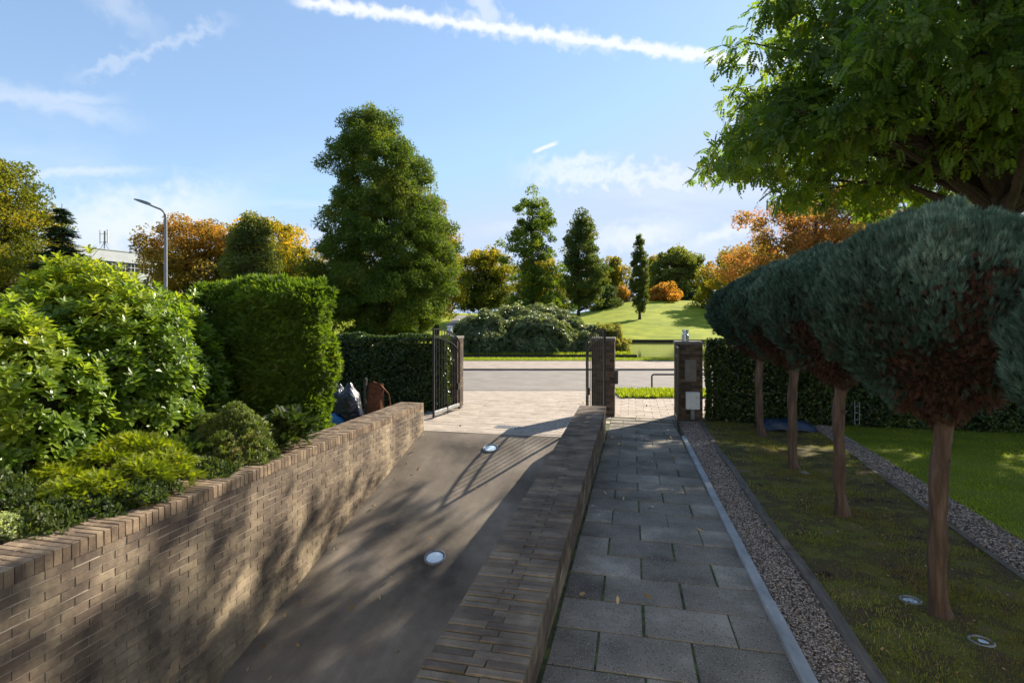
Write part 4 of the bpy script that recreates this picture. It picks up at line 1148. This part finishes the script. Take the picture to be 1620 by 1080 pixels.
for px, d, rows, m, t, lab, nc in (
    (1050, 118, [(478, 1022, 1080), (465, 1020, 1080), (455, 1030, 1072), (450, 1040, 1065)], 'lf_org', .75, 'orange shrub on the crest behind the columnar tree', 60),
    (985, 118, [(492, 965, 1002), (475, 968, 1000), (456, 980, 995)], 'lf_org', .65, 'rusty orange shrub left of the columnar tree', 40),
    (960, 112, [(497, 935, 985), (475, 938, 985), (455, 950, 972)], 'lf_dark', .9, 'dark blue-green shrub right of the upright dark tree', 50),
    (1095, 122, [(480, 1075, 1115), (468, 1080, 1112), (462, 1088, 1102)], 'lf_dark', .9, 'low dark shrub on the crest right of the orange one', 30)):
    tree('crest_shrub', px, d, 0, lab, 'shrub', rows, MAT[m], nc, 1.1, 90, .4, tint=t, trunk_r=.12, nl=8)
far = [(-420, 110, 330), (-250, 95, 345), (-60, 120, 372), (180, 130, 405), (470, 120, 415), (560, 110, 400), (650, 120, 410), (860, 160, 430), (1220, 120, 400), (1330, 100, 385), (1480, 95, 370), (1650, 90, 350), (1850, 90, 340)]
far_lab = ('far mixed tree beyond the left frame edge', 'far mixed tree behind the maple at far left', 'far mixed tree behind the maple', 'far tree beside the white building', 'far tree behind the golden-topped tree', 'far tree behind the left half of the tallest tree', 'far tree behind the right half of the tallest tree', 'farthest pale tree between the two dark park trees', 'far tree behind the russet tree left side', 'far tree behind the middle of the russet tree', 'far tree behind the nearest clipped conifer', 'far tree at the right frame edge', 'far tree beyond the right frame edge')
for (px, d, pt), lb in zip(far, far_lab):
    tree('distant_tree', px, d, 0, lb, 'tree', [(500, px - 55, px + 55), (460, px - 66, px + 66), ((pt + 460) / 2, px - 60, px + 60), (pt, px - 22, px + 22)], MAT[('lf_olive', 'lf_yel', 'lf_maple')[px % 3]], 130, 1.7, 60, .6, tint=.45, nl=10, group='far trees along the horizon')
# the tallest tree and its neighbours
tree('yellow_tree', 690, 58, 0, 'yellow tree peeping out at the right side of the tallest tree', 'tree', [(500, 650, 725), (450, 650, 735), (400, 655, 728), (350, 665, 715), (322, 680, 702)], MAT['lf_yel'], 170, 1.0, 90, .27, tint=.5)
tree('tall_cypress', 610, 50, 0, 'tallest tree, a broad dense green conical cypress left of the gate', 'tree',
     [(535, 545, 680), (505, 520, 700), (480, 500, 715), (440, 492, 726), (400, 500, 728), (370, 505, 722), (340, 515, 708), (310, 520, 695), (285, 516, 686), (255, 513, 680), (235, 520, 665), (210, 530, 650), (190, 545, 640), (174, 575, 612)],
     MAT['lf_cyp'], 900, .85, 270, .23, T_feather(3, .16), tint=.5, tvar=.25, trunk_r=.5, droop=.4, up=.6, rag=.13, surf_bias=.38, nl=60, zbase=0.1)
tree('bush_tree', 460, 46, 0, 'pale green bushy tree left of the tallest tree', 'tree', [(500, 455, 535), (460, 458, 535), (430, 475, 520), (415, 488, 510)], MAT['lf_maple'], 90, .8, 80, .22, tint=.35, nl=14)
tree('gold_tree', 430, 62, 0, 'golden-topped tree behind the dark holly tree', 'tree', [(470, 345, 490), (430, 325, 500), (395, 330, 495), (368, 345, 482), (352, 375, 460)], MAT['lf_yel'], 260, 1.1, 110, .28, tint=.35, htint=.7, nl=30)
tree('orange_tree', 295, 57, 0, 'bronze and orange tree behind the street lamp', 'tree', [(460, 225, 370), (430, 218, 380), (400, 222, 375), (370, 235, 362), (350, 265, 335)], MAT['lf_org'], 200, 1.0, 90, .25, tint=.45, htint=.3, rag=.4, nl=60)
tree('holly_tree', 400, 48, 0, 'dark rounded olive tree in front of the golden-topped tree', 'tree', [(470, 350, 455), (430, 352, 450), (395, 360, 442), (365, 370, 430), (343, 388, 415)], MAT['lf_olive'], 190, .8, 130, .2, tint=.45, nl=20, rag=.15)
tree('maple_tree', 10, 36, 0, 'yellow-green maple at the left edge of the picture', 'tree', [(470, -120, 70), (430, -140, 88), (390, -150, 85), (350, -145, 75), (310, -130, 65), (280, -90, 50), (258, -40, 28)], MAT['lf_maple'], 300, .85, 120, .2, tint=.5, trunk_r=.35, nl=50, rag=.3)
tree('russet_tree', 1290, 44, 0, 'broad russet and orange tree behind the row of clipped conifers', 'tree', [(450, 1150, 1470), (420, 1155, 1470), (390, 1165, 1465), (360, 1175, 1450), (335, 1215, 1430), (310, 1275, 1410), (290, 1330, 1390)], MAT['lf_red'], 420, .8, 120, .19, tint=.5, trunk_r=.3, nl=120, rag=.4)
# small fir by the building: whorls of drooping boughs
d = 33; c0 = C(px2(98, d), d, 0); H = hgt(322, d)
e = empty('fir_tree', tuple(c0), 'dark pointed fir tree standing before the white building', 'tree')
pos, yd = [], []; parts = tube([(0, 0, -.2), (0, 0, H)], [.16, .015], 7)
nlay = 50
for i in range(nlay):
    z = H * (.12 + .86 * (i + R.normal(0, .5)) / nlay); z = min(z, H * .99); rr = (H - z) * .36 + .05
    for k in range(max(6, int(12 - i * .15))):
        a = R.random() * 6.28; L = rr * (.55 + .6 * R.random()); dx, dy = math.cos(a), math.sin(a)
        parts += tube([(0, 0, z), (dx * L, dy * L, z - L * .22)], [.02, .005], 4, cap=False)
        for t in np.linspace(.12, 1, max(3, int(L / .12))):
            for sgn in (-1, 0, 1):
                pos.append((dx * L * t, dy * L * t, z - L * .22 * t + .04 + R.normal(0, .06))); yd.append((dx + sgn * -dy * 1.1 + R.normal(0, .15), dy + sgn * dx * 1.1 + R.normal(0, .15), .05 + R.normal(0, .15)))
pos, yd = np.array(pos), np.array(yd); n = len(pos)
mk('crown', [scatter(T_feather(3, .13), pos, yd, np.tile((0, 0, 1.), (n, 1)) + R.normal(0, .3, (n, 3)), .30 + .16 * R.random(n), R.random(n))], MAT['lf_fir'], e)
mk('trunk', parts, MAT['barkdark'], e)


# rhododendrons on the island
def mound(name, px, d, z0, rx, ry, h, label, mat, n, size, tmpl, cat='shrub', tint=.5, group=None, core='coregreen', bumps=.14, world=None, tilt_up=.8, zfl=0.0, tvar=.18):
    c0 = C(px2(px, d), d, z0) if world is None else np.array(world)
    e = empty(name, tuple(c0), label, cat, group, YAW)
    g = gauss_dir(n * 2); g = g[g[:, 2] > zfl][:n]; n = len(g)
    f = 1 + bumps * lump(g * 3.2, 1.4, px * .03) + bumps * .6 * lump(g * 7.5, 1.1, px * .05 + 2)
    depth = 1 - .16 * R.random(n) ** 1.6
    p = g * f[:, None] * depth[:, None] * (rx, ry, h)
    nrm = g + R.normal(0, .4, g.shape) + (0, 0, tilt_up * .5); yd = g * .8 + R.normal(0, .55, g.shape) + (0, 0, .3)
    t = np.clip(tint + R.normal(0, tvar, n) + .25 * lump(p, 2.0, 3), 0, 1)
    mk('foliage', [scatter(tmpl, p, yd, nrm, size * (.6 + .8 * R.random(n)), t)], mat, e)
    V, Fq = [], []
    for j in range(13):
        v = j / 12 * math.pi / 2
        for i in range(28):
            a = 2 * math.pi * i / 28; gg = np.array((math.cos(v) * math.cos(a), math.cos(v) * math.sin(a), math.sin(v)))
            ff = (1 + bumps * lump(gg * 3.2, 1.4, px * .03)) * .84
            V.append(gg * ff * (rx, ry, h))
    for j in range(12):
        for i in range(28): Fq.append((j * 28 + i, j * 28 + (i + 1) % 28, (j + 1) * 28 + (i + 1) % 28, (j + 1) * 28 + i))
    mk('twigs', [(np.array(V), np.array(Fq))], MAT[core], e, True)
    return e


RO = T_rosette(6)
for px, d, rx, ry, yt, lab in ((765, 39.0, 2.9, 2.2, 497, 'dark rhododendron mound at the left end of the island'),
                               (815, 43, 3.1, 2.4, 487, 'rounded rhododendron mound behind the leftmost one'),
                               (858, 45, 3.4, 2.6, 482, 'highest rhododendron mound, dusted pale at the crown'),
                               (850, 39.2, 3.0, 2.2, 500, 'front rhododendron mound at the middle of the island'),
                               (905, 41.5, 2.5, 2.2, 508, 'rhododendron mound sloping down on the right of the group')):
    mound('rhododendron', px, d, -.15, rx, ry, hgt(yt, d) + .15, lab, MAT['lf_rhodo'], 6500, .17, RO, group='rhododendrons on the island')
mound('island_shrub', 962, 40.5, -.1, 1.5, 1.3, hgt(517, 40.5) + .1, 'small loose pale shrub at the island tip beside the gate pillar', MAT['lf_olive'], 5000, .15, T_sprig(4), tint=.8, bumps=.25)
mound('island_shrub', 930, 39.0, -.1, 1.3, 1.2, hgt(527, 39) + .1, 'low dark shrub between rhododendrons and the pale shrub', MAT['lf_rhodo'], 3500, .14, T_sprig(4), tint=.45)


# clipped hedges
def hedge(name, x0, x1, y0, y1, z0f, z1, label, mat, dens, size, tmpl, core='coregreen', cat='hedge', bump=.06, ydb=(0, 0, .4), rnd=.0, sides='FLRT', tint=.45, thick=.14, up=.5, sm=1.0):
    cx, cy = (x0 + x1) / 2, y0
    zb = float(garden_z(0, y0)); e = empty(name, (cx, cy, zb), label, cat)
    hx = (x1 - x0) / 2; hy = y1 - y0; h = z1 - zb; parts = []
    def put(n, fn, nv):
        u, v = R.random(n), R.random(n); p = fn(u, v); nv = np.array(nv, float)
        inw = thick * R.random(n) ** 1.5 * sm; b = bump * (lump(p, 2.1, 1) + .5 * lump(p, 5.3, 4))
        p = p - nv * (inw - b)[:, None]
        nrm = nv + R.normal(0, .45, (n, 3)) + (0, 0, up * .3); yd = nv * .6 + R.normal(0, .5, (n, 3)) + np.array(ydb)
        t = np.clip(tint + .22 * lump(p, 1.8, 7) + R.normal(0, .16, n), 0, 1)
        # round the corners
        if rnd:
            q = p.copy(); lim = np.array((hx - rnd, 1e9, 1e9)); ex = np.clip(np.abs(q[:, 0]) - (hx - rnd), 0, None) / rnd; ez = np.clip(q[:, 2] - (h - rnd), 0, None) / rnd
            ey = np.clip(rnd - q[:, 1], 0, None) / rnd; ey2 = np.clip(q[:, 1] - (hy - rnd), 0, None) / rnd
            eyy = np.maximum(ey, ey2); m = np.stack((ex, eyy, ez), 1); l1 = np.maximum(m.max(1), 1e-6); l2 = np.linalg.norm(m, axis=1) + 1e-6; k = l1 / l2
            p[:, 0] -= np.sign(q[:, 0]) * ex * rnd * (1 - k); p[:, 2] -= ez * rnd * (1 - k)
            p[:, 1] += (ey - ey2) * rnd * (1 - k)
        parts.append(scatter(tmpl, p, yd, nrm, size * (.6 + .8 * R.random(n)), t))
    if 'F' in sides: put(int(dens * 2 * hx * h), lambda u, v: np.stack(((u * 2 - 1) * hx, 0 * u, v * h), 1), (0, -1, 0))
    if 'B' in sides: put(int(dens * hx * h), lambda u, v: np.stack(((u * 2 - 1) * hx, 0 * u + hy, v * h), 1), (0, 1, 0))
    if 'T' in sides: put(int(dens * 2 * hx * hy), lambda u, v: np.stack(((u * 2 - 1) * hx, v * hy, 0 * u + h), 1), (0, 0, 1))
    if 'R' in sides: put(int(dens * hy * h), lambda u, v: np.stack((0 * u + hx, u * hy, v * h), 1), (1, 0, 0))
    if 'L' in sides: put(int(dens * hy * h), lambda u, v: np.stack((0 * u - hx, u * hy, v * h), 1), (-1, 0, 0))
    mk('foliage', parts, mat, e)
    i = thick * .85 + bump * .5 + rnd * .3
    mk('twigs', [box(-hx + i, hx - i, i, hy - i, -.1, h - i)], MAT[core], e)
    return e


hedge('ivy_hedge', -13.5, -4.72, 13.15, 13.95, 0, 1.95, 'clipped dark glossy hedge left of the gate, behind the rubbish bags', MAT['lf_ivy'], 1300, .075, T_sprig(4, .34), sides='FTR', bump=.08, rnd=.12, tint=.5)
hedge('ivy_hedge', 1.72, 12.5, 13.35, 14.0, 0, 1.92, 'clipped dark glossy hedge right of the meter box pillar', MAT['lf_ivy'], 1000, .075, T_sprig(4, .34), sides='FTL', bump=.08, rnd=.12, tint=.5)
hedge('conifer_hedge', -7.6, -5.12, 7.75, 8.72, 0, 3.08, 'tall clipped bright green conifer hedge block behind the left wall', MAT['lf_thuja'], 3600, .10, T_feather(3, .13), sides='FRTB', bump=.16, rnd=.5, ydb=(0, -.1, .1), tint=.5, thick=.2)
e = mound('conifer_hedge', 480, 9.3, 0, .9, .7, 2.0, 'feathery dark conifer shrub at the far side of the conifer hedge block', MAT['lf_thuja'], 6000, .10, T_feather(3, .13), world=(-7.9, 9.6, .1))

# cherry laurel at the left
def laurel(center, rad, n, label, size, seed):
    e = empty('laurel_bush', tuple(center), label, 'laurel bush', 'large-leaved laurels on the left')
    g = gauss_dir(n * 2); g = g[g[:, 2] > -.35][:n]; n = len(g)
    f = 1 + .10 * lump(g * 3, 1.3, seed) + .06 * lump(g * 8, 1.0, seed + 3); dep = 1 - .22 * R.random(n) ** 1.4
    p = g * (f * dep)[:, None] * rad; p[:, 2] += rad[2] * .35
    # leading shoots stand proud of the top
    k = R.random(n) < .13; p[k, 2] += .22 * R.random(k.sum()) * np.clip(g[k, 2] + .3, 0, 1)
    yd = g * .75 + R.normal(0, .25, g.shape) + (0, 0, .75)
    t = np.clip(.42 + .28 * lump(p, 1.6, seed) + R.normal(0, .16, n) + .12 * g[:, 2], 0, 1)
    big = T_rosette(9)
    mk('foliage', [scatter(big, p, yd, R.normal(size=(n, 3)), size * (.75 + .5 * R.random(n)), t)], MAT['lf_laurel'], e)
    st = []
    for q in p[R.choice(n, 60, replace=False)]: st += tube([(0, 0, -.4), (q[0] * .4, q[1] * .4, q[2] * .45), q], [.03, .018, .006], 5, cap=False)
    mk('stems', st, MAT['bark'], e)
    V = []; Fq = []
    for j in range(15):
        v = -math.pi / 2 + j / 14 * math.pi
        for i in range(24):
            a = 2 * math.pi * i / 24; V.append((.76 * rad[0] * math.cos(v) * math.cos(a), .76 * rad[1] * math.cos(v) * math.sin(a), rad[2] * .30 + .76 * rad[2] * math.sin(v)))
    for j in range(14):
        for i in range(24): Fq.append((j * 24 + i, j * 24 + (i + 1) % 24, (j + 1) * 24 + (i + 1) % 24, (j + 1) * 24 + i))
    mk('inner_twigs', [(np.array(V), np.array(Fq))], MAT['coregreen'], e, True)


c0 = C(px2(140, 7.2), 7.2, .95); laurel(c0, np.array((1.35, 1.1, 1.55)), 2300, 'tall bright laurel bush with large glossy leaves at the left', .14, 1)
c0 = C(px2(0, 5.9), 5.9, .85); laurel(c0, np.array((.95, .9, 1.25)), 1400, 'laurel bush cut off by the left edge of the picture', .135, 4)
c0 = C(px2(245, 8.3), 8.3, .8); laurel(c0, np.array((1.0, .8, 1.45)), 1200, 'darker laurel bush tucked against the conifer hedge block', .14, 7)


def pads(name, label, cat, specs, mat, tmpl, size, dens, tint=.5, stems='bark', droop=.25, tv=.15, base=None, uplift=.25):
    """layered shrub: flattened pads of twigs. specs: (world x, y, z, rx, ry, rz)"""
    base = np.array(base); e = empty(name, tuple(base), label, cat); parts, st, core = [], [], []
    for (x, y, z, rx, ry, rz_) in specs:
        n = int(dens * rx * ry * 4); a = R.random(n) * 6.28; r_ = R.random(n) ** .5
        f = 1 + .18 * np.sin(a * 4 + x * 3) + .1 * np.sin(a * 9 + y)
        px_, py_ = r_ * f * np.cos(a), r_ * f * np.sin(a)
        zz = rz_ * (np.sqrt(np.clip(1 - r_ ** 2, 0, 1)) * (.4 + .6 * R.random(n)) - droop * r_) + .04 * lump(np.stack((px_ * rx, py_ * ry, 0 * a), 1), 6, x)
        p = np.stack((x + px_ * rx, y + py_ * ry, z + zz), 1) - base
        out = np.stack((px_, py_, 0 * a), 1); yd = out * 1.0 + R.normal(0, .35, (n, 3)) + (0, 0, uplift)
        nrm = np.tile((0, 0, 1.), (n, 1)) + R.normal(0, .35, (n, 3))
        t = np.clip(tint + R.normal(0, tv, n) + .2 * lump(p, 5, 2), 0, 1)
        parts.append(scatter(tmpl, p, yd, nrm, size * (.7 + .6 * R.random(n)), t))
        for k in range(7):
            a = R.random() * 6.28; st += tube([(0, 0, 0), ((x - base[0]) * .7, (y - base[1]) * .7, (z - base[2]) * .8), (x - base[0] + rx * .7 * math.cos(a), y - base[1] + ry * .7 * math.sin(a), z - base[2])], [.018, .012, .004], 5, cap=False)
    mk('foliage', parts, mat, e); mk('stems', st, MAT[stems], e)
    return e


def PW(px, py, d): return tuple(C(px2(px, d), d, hgt(py, d)))


yspec = []
for px, py, d, rx, ry, rz_ in ((120, 694, 6.4, .55, .25, .10), (215, 700, 6.2, .50, .24, .10), (60, 712, 6.0, .42, .24, .10), (165, 722, 5.9, .48, .24, .11), (265, 728, 5.9, .32, .2, .10), (225, 745, 5.6, .40, .2, .11), (95, 748, 5.5, .36, .2, .10), (160, 768, 5.3, .34, .18, .11), (285, 752, 5.75, .2, .16, .10), (30, 745, 5.6, .3, .2, .12), (100, 783, 5.1, .26, .16, .10), (215, 783, 5.3, .2, .14, .08)):
    yspec.append((*PW(px, py, d), rx, ry, rz_))
pads('spreading_yew', 'low spreading yellow-green yew in layers behind the left wall', 'shrub', yspec, MAT['lf_yew'], T_needles(6, .05), .075, 2600, base=C(px2(170, 5.7), 5.7, .35), tint=.5, droop=.35, uplift=.1)
sspec = [(*PW(px, py, d), rx, ry, rz_) for px, py, d, rx, ry, rz_ in ((375, 665, 7.2, .30, .26, .22), (395, 690, 7.1, .34, .28, .26), (345, 690, 7.1, .36, .28, .24), (400, 715, 6.9, .28, .24, .24), (355, 715, 6.8, .34, .26, .24), (330, 668, 7.4, .32, .2, .1))]
pads('small_shrub', 'small sunlit shrub with arching shoots against the left wall', 'shrub', sspec, MAT['lf_shrub'], T_sprig(6, .22), .06, 2600, base=C(px2(375, 7.1), 7.1, .3), tint=.6, droop=.5, uplift=.6)
cspec = [(*PW(px, py, d), rx, ry, rz_) for px, py, d, rx, ry, rz_ in ((290, 645, 7.9, .6, .3, .12), (250, 665, 7.5, .6, .3, .12), (320, 690, 7.4, .6, .35, .16), (230, 690, 7.2, .5, .3, .12), (290, 720, 6.7, .45, .35, .16), (300, 670, 7.6, .5, .3, .1), (440, 690, 7.5, .35, .3, .2), (460, 670, 7.6, .3, .2, .2))]
pads('arching_shrub', 'dark shrub with long arching fronds between yew and conifer hedge', 'shrub', cspec, MAT['lf_dark'], T_needles(8, .07), .16, 900, base=C(px2(285, 7.5), 7.5, .3), tint=.6, droop=.4)
gspec = [(*PW(px, py, d), rx, ry, rz_) for px, py, d, rx, ry, rz_ in ((40, 800, 5.1, .45, .35, .16), (100, 812, 4.95, .3, .3, .12), (60, 835, 4.65, .3, .25, .12), (10, 770, 5.4, .4, .3, .2), (235, 775, 5.35, .25, .2, .08), (160, 800, 5.1, .3, .2, .08), (330, 745, 6.3, .3, .2, .12), (-20, 790, 4.9, .4, .3, .25))]
pads('ground_cover', 'low leafy dark green plants at the foot of the yew', 'plant', gspec, MAT['lf_dark'], T_sprig(5, .3), .075, 1500, base=C(px2(60, 5.0), 5.0, .4), tint=.8, droop=.3)
pads('variegated_plant', 'small pale variegated plant at the left edge on the wall', 'plant', [(*PW(8, 838, 4.5), .14, .13, .10), (*PW(26, 845, 4.5), .06, .08, .06)], MAT['lf_pale'], T_sprig(5, .3), .035, 9000, base=C(px2(10, 4.55), 4.55, .5), tint=.6)
pads('seedling', 'single small pale-leaved seedling behind the coping', 'plant', [(*PW(75, 832, 4.75), .05, .05, .04)], MAT['lf_pale'], T_sprig(5, .3), .045, 3500, base=C(px2(76, 4.8), 4.8, .48), tint=.3)


# row of clipped blue conifers on bare trunks
PLUME = compose(T_feather(4, .07), [((0, 0, 0), (0, 1, 0), (0, .1, 1), .9), ((0, .1, 0), (.45, .9, .2), (1, 0, .5), .7), ((0, .08, 0), (-.4, .9, -.25), (-.6, 0, 1), .7)])


def ball_crown(seed):
    """egg-shaped crown in local space, z=0 at its lowest point, height 1.62, radius 1"""
    def egg(v):   # v 0..1 from bottom to top
        return np.where(v < .55, np.sin(np.clip(v / .55, 0, 1) * math.pi / 2) ** 1.05, np.cos(np.clip((v - .55) / .45, 0, 1) * math.pi / 2) ** .62)
    n = 25000; v = R.random(n * 2); keep = R.random(n * 2) < .25 + .75 * egg(v); v = v[keep][:n]; n = len(v)
    top = int(n * .22)
    a = R.random(n) * 2 * math.pi; rr = egg(v)
    # fill the cap evenly
    tr = np.sqrt(R.random(top)) * .8; v[:top] = .55 + .45 * np.arccos(np.clip(tr, 0, 1) ** (1 / .62)) / (math.pi / 2); rr[:top] = tr
    Hh = 1.6; g = np.stack((rr * np.cos(a), rr * np.sin(a), v * Hh), 1)
    cen = np.array((0, 0, .85)); out = norm((g - cen) * (1, 1, 1.0))
    f = 1 + .04 * lump(g, 2.5, seed) + .035 * lump(g, 7, seed + 1) + .06 * lump(g, 13, seed + 2)
    dep = .13 * R.random(n) ** 1.6
    p = cen + (g - cen) * f[:, None] - out * dep[:, None]
    yd = out * (.55 + .25 * (v < .4))[:, None] + np.array((0, 0, .75)) * (v > .25)[:, None] + R.normal(0, .22, (n, 3))
    # dead brown shoots low down and in ragged patches
    b = lump(p, 2.4, seed + 5) * .5 + lump(p, 6.5, seed + 9) * .35
    thr = .27 + .22 * np.clip(-out[:, 1] + .15, 0, 1) - .40 * np.clip(-out[:, 0] - .35, 0, 1)
    brown = (v - thr) + b * .5 < R.normal(0, .12, n)
    tint = np.where(brown, .02 + .28 * R.random(n), .44 + .36 * R.random(n) + .16 * lump(p, 3.3, seed) + .2 * (v - .5))
    keep2 = ~(brown & (R.random(n) < .25))
    size = np.where(brown, .065, .088) * (.7 + .6 * R.random(n))
    P1 = scatter(PLUME, p[keep2], yd[keep2], (out + R.normal(0, .5, (n, 3)))[keep2], size[keep2], np.clip(tint[keep2] , 0, 1))
    V, Fq = [], []
    for j in range(22):
        vv = j / 21; e_ = float(egg(np.array(vv))) * .9
        for i in range(36):
            aa = 2 * math.pi * i / 36; q = np.array((e_ * math.cos(aa), e_ * math.sin(aa), .06 + vv * Hh * .92)); V.append(cen + (q - cen) * (1 + .03 * float(lump(q, 2.5, seed))))
    for j in range(21):
        for i in range(36): Fq.append((j * 36 + i, j * 36 + (i + 1) % 36, (j + 1) * 36 + (i + 1) % 36, (j + 1) * 36 + i))
    return P1, (np.array(V), np.array(Fq), .5, 1)


protos_b = []
for sd in (2.0, 9.0):
    P1, P2 = ball_crown(sd)
    e = empty('clipped_conifer', (0, 0, 0), 'x', 'clipped conifer', 'clipped blue conifers in a row')
    cr_ = mk('crown', [P1, P2], [MAT['lf_blue'], MAT['twig']], e); cr_.location = (0, 0, 1.37)
    hs = np.linspace(-.06, 1.6, 22); bx_ = .018 * np.sin(hs * 3.1 + sd) + .008 * np.sin(hs * 8 + sd); by_ = .016 * np.cos(hs * 2.7 + sd * 2)
    rd_ = .070 + .05 * np.exp(-(hs + .06) * 9) + .006 * np.sin(hs * 11 + sd) + .02 * np.clip(hs - 1.25, 0, 1) / .35
    tr = tube(np.stack((bx_ - bx_[0], by_ - by_[0], hs), 1), rd_, 18, jit=.045)
    for kz, ka in ((.5, 1.0), (.95, 3.3), (1.15, 5.0)):
        tr += tube([(.05 * math.cos(ka), .05 * math.sin(ka), kz), (.088 * math.cos(ka), .088 * math.sin(ka), kz + .012)], [.026, .012], 8)
    for k in range(14):
        aa = k * .449 * 2; tr += tube([(0, 0, 1.30 + .02 * k), (.10 * math.cos(aa), .10 * math.sin(aa), 1.55 + .02 * k), (.42 * math.cos(aa), .42 * math.sin(aa), 1.95 + .03 * k)], [.035, .024, .008], 6, cap=False)
    mk('trunk', tr, MAT['bark'], e, True)
    protos_b.append(e)
spots = [((2.10, 4.30), 1, .1, 'second nearest clipped blue conifer, its trunk bare beside the two round spotlights'),
         ((2.25, 6.53), 0, -.15, 'third nearest clipped blue conifer, browned on its lower half'),
         ((2.38, 8.81), 1, -.3, 'fourth clipped blue conifer, with a pale fresh patch on its left side'),
         ((2.56, 11.73), 0, .35, 'farthest and darkest clipped blue conifer, next to the meter box pillar'),
         ((2.14, 2.30), 0, .2, 'nearest clipped blue conifer, cut off by the right edge of the picture')]
used = set()
for (x, y), k, rz, lab in spots:
    z = float(garden_z(0, y)) + .005
    o = protos_b[k] if k not in used else copy_thing(protos_b[k], (0, 0, 0))
    used.add(k); o.location = (x, y, z); o.rotation_euler = (0, 0, rz); o['label'] = lab
    s_ = .70 if y < 3 else .77 if y < 5 else .83 if y < 7 else .88 if y < 10 else 1.02; o.scale = (s_, s_, .80 if y < 3 else .95 if y < 5 else 1.0 if y < 7 else 1.05 if y < 10 else 1.09)

# great wingnut tree at the right, over the hedge
R = np.random.default_rng(11)
wd = 12.8; wc = C(px2(1572, wd), wd, 0)
e = empty('wingnut_tree', tuple(wc), 'huge spreading green tree with hanging seed chains filling the upper right', 'tree')
PIN = T_pinnate(5)
prof = [(5.9, 5.2), (6.4, 6.7), (7.2, 6.8), (8.5, 6.5), (9.8, 5.4), (11, 3.6), (12, 1.5)]
part, cc = crown(prof, [(4, 0), (18, 0)], 350, .8, 82, .30, PIN, flat=.6, droop=.5, up=.7, tint=.42, tvar=.24, surf_bias=.42, rag=.12, seed=3)
mk('crown', [part], MAT['lf_wing'], e)
tr = tube([(0, 0, -.2), (.05, 0, 2), (0, .1, 4), (.1, .1, 7), (0, 0, 9), (0, 0, 11)], [.5, .4, .36, .28, .16, .05], 14, jit=.05)
for q in cc[R.choice(len(cc), 150, replace=False)]:
    rad = np.linalg.norm(q[:2]); z0 = min(max(3.6, q[2] - rad * .35), 9.5); f = 1.1 - z0 / 13
    mid = np.array((q[0] * .55, q[1] * .55, z0 + (q[2] - z0) * .75 + .3)) + R.normal(0, .25, 3)
    tr += tube([(0, 0, z0), (q[0] * .25, q[1] * .25, z0 + (q[2] - z0) * .4), mid, q], [.13 * f + .02, .10 * f + .015, .06 * f + .01, .012], 6, cap=False)
mk('trunk', tr, MAT['barkdark'], e, True)
cats = []
ci = cc[R.choice(len(cc), 620)]
for q in ci:
    q = q * (.93, .93, 1) + R.normal(0, .3, 3) * (1, 1, .5); L = .3 + .4 * R.random()
    cats.append((q, L))
n = len(cats); P_, Y_ = [], []
for q, L in cats:
    for k in range(9): P_.append(q - (0, 0, L * k / 9) + R.normal(0, .006, 3)); Y_.append((R.normal(0, .6), R.normal(0, .6), -1))
P_, Y_ = np.array(P_), np.array(Y_)
tag(mk('seed_chains', [scatter(SP2, P_, Y_, R.normal(size=P_.shape), .085, R.random(len(P_)))], MAT['lf_catkin'], e), kind='stuff')

# vertex and face totals of the whole scene
print('verts', sum(len(m.vertices) for m in bpy.data.meshes), 'faces', sum(len(m.polygons) for m in bpy.data.meshes))
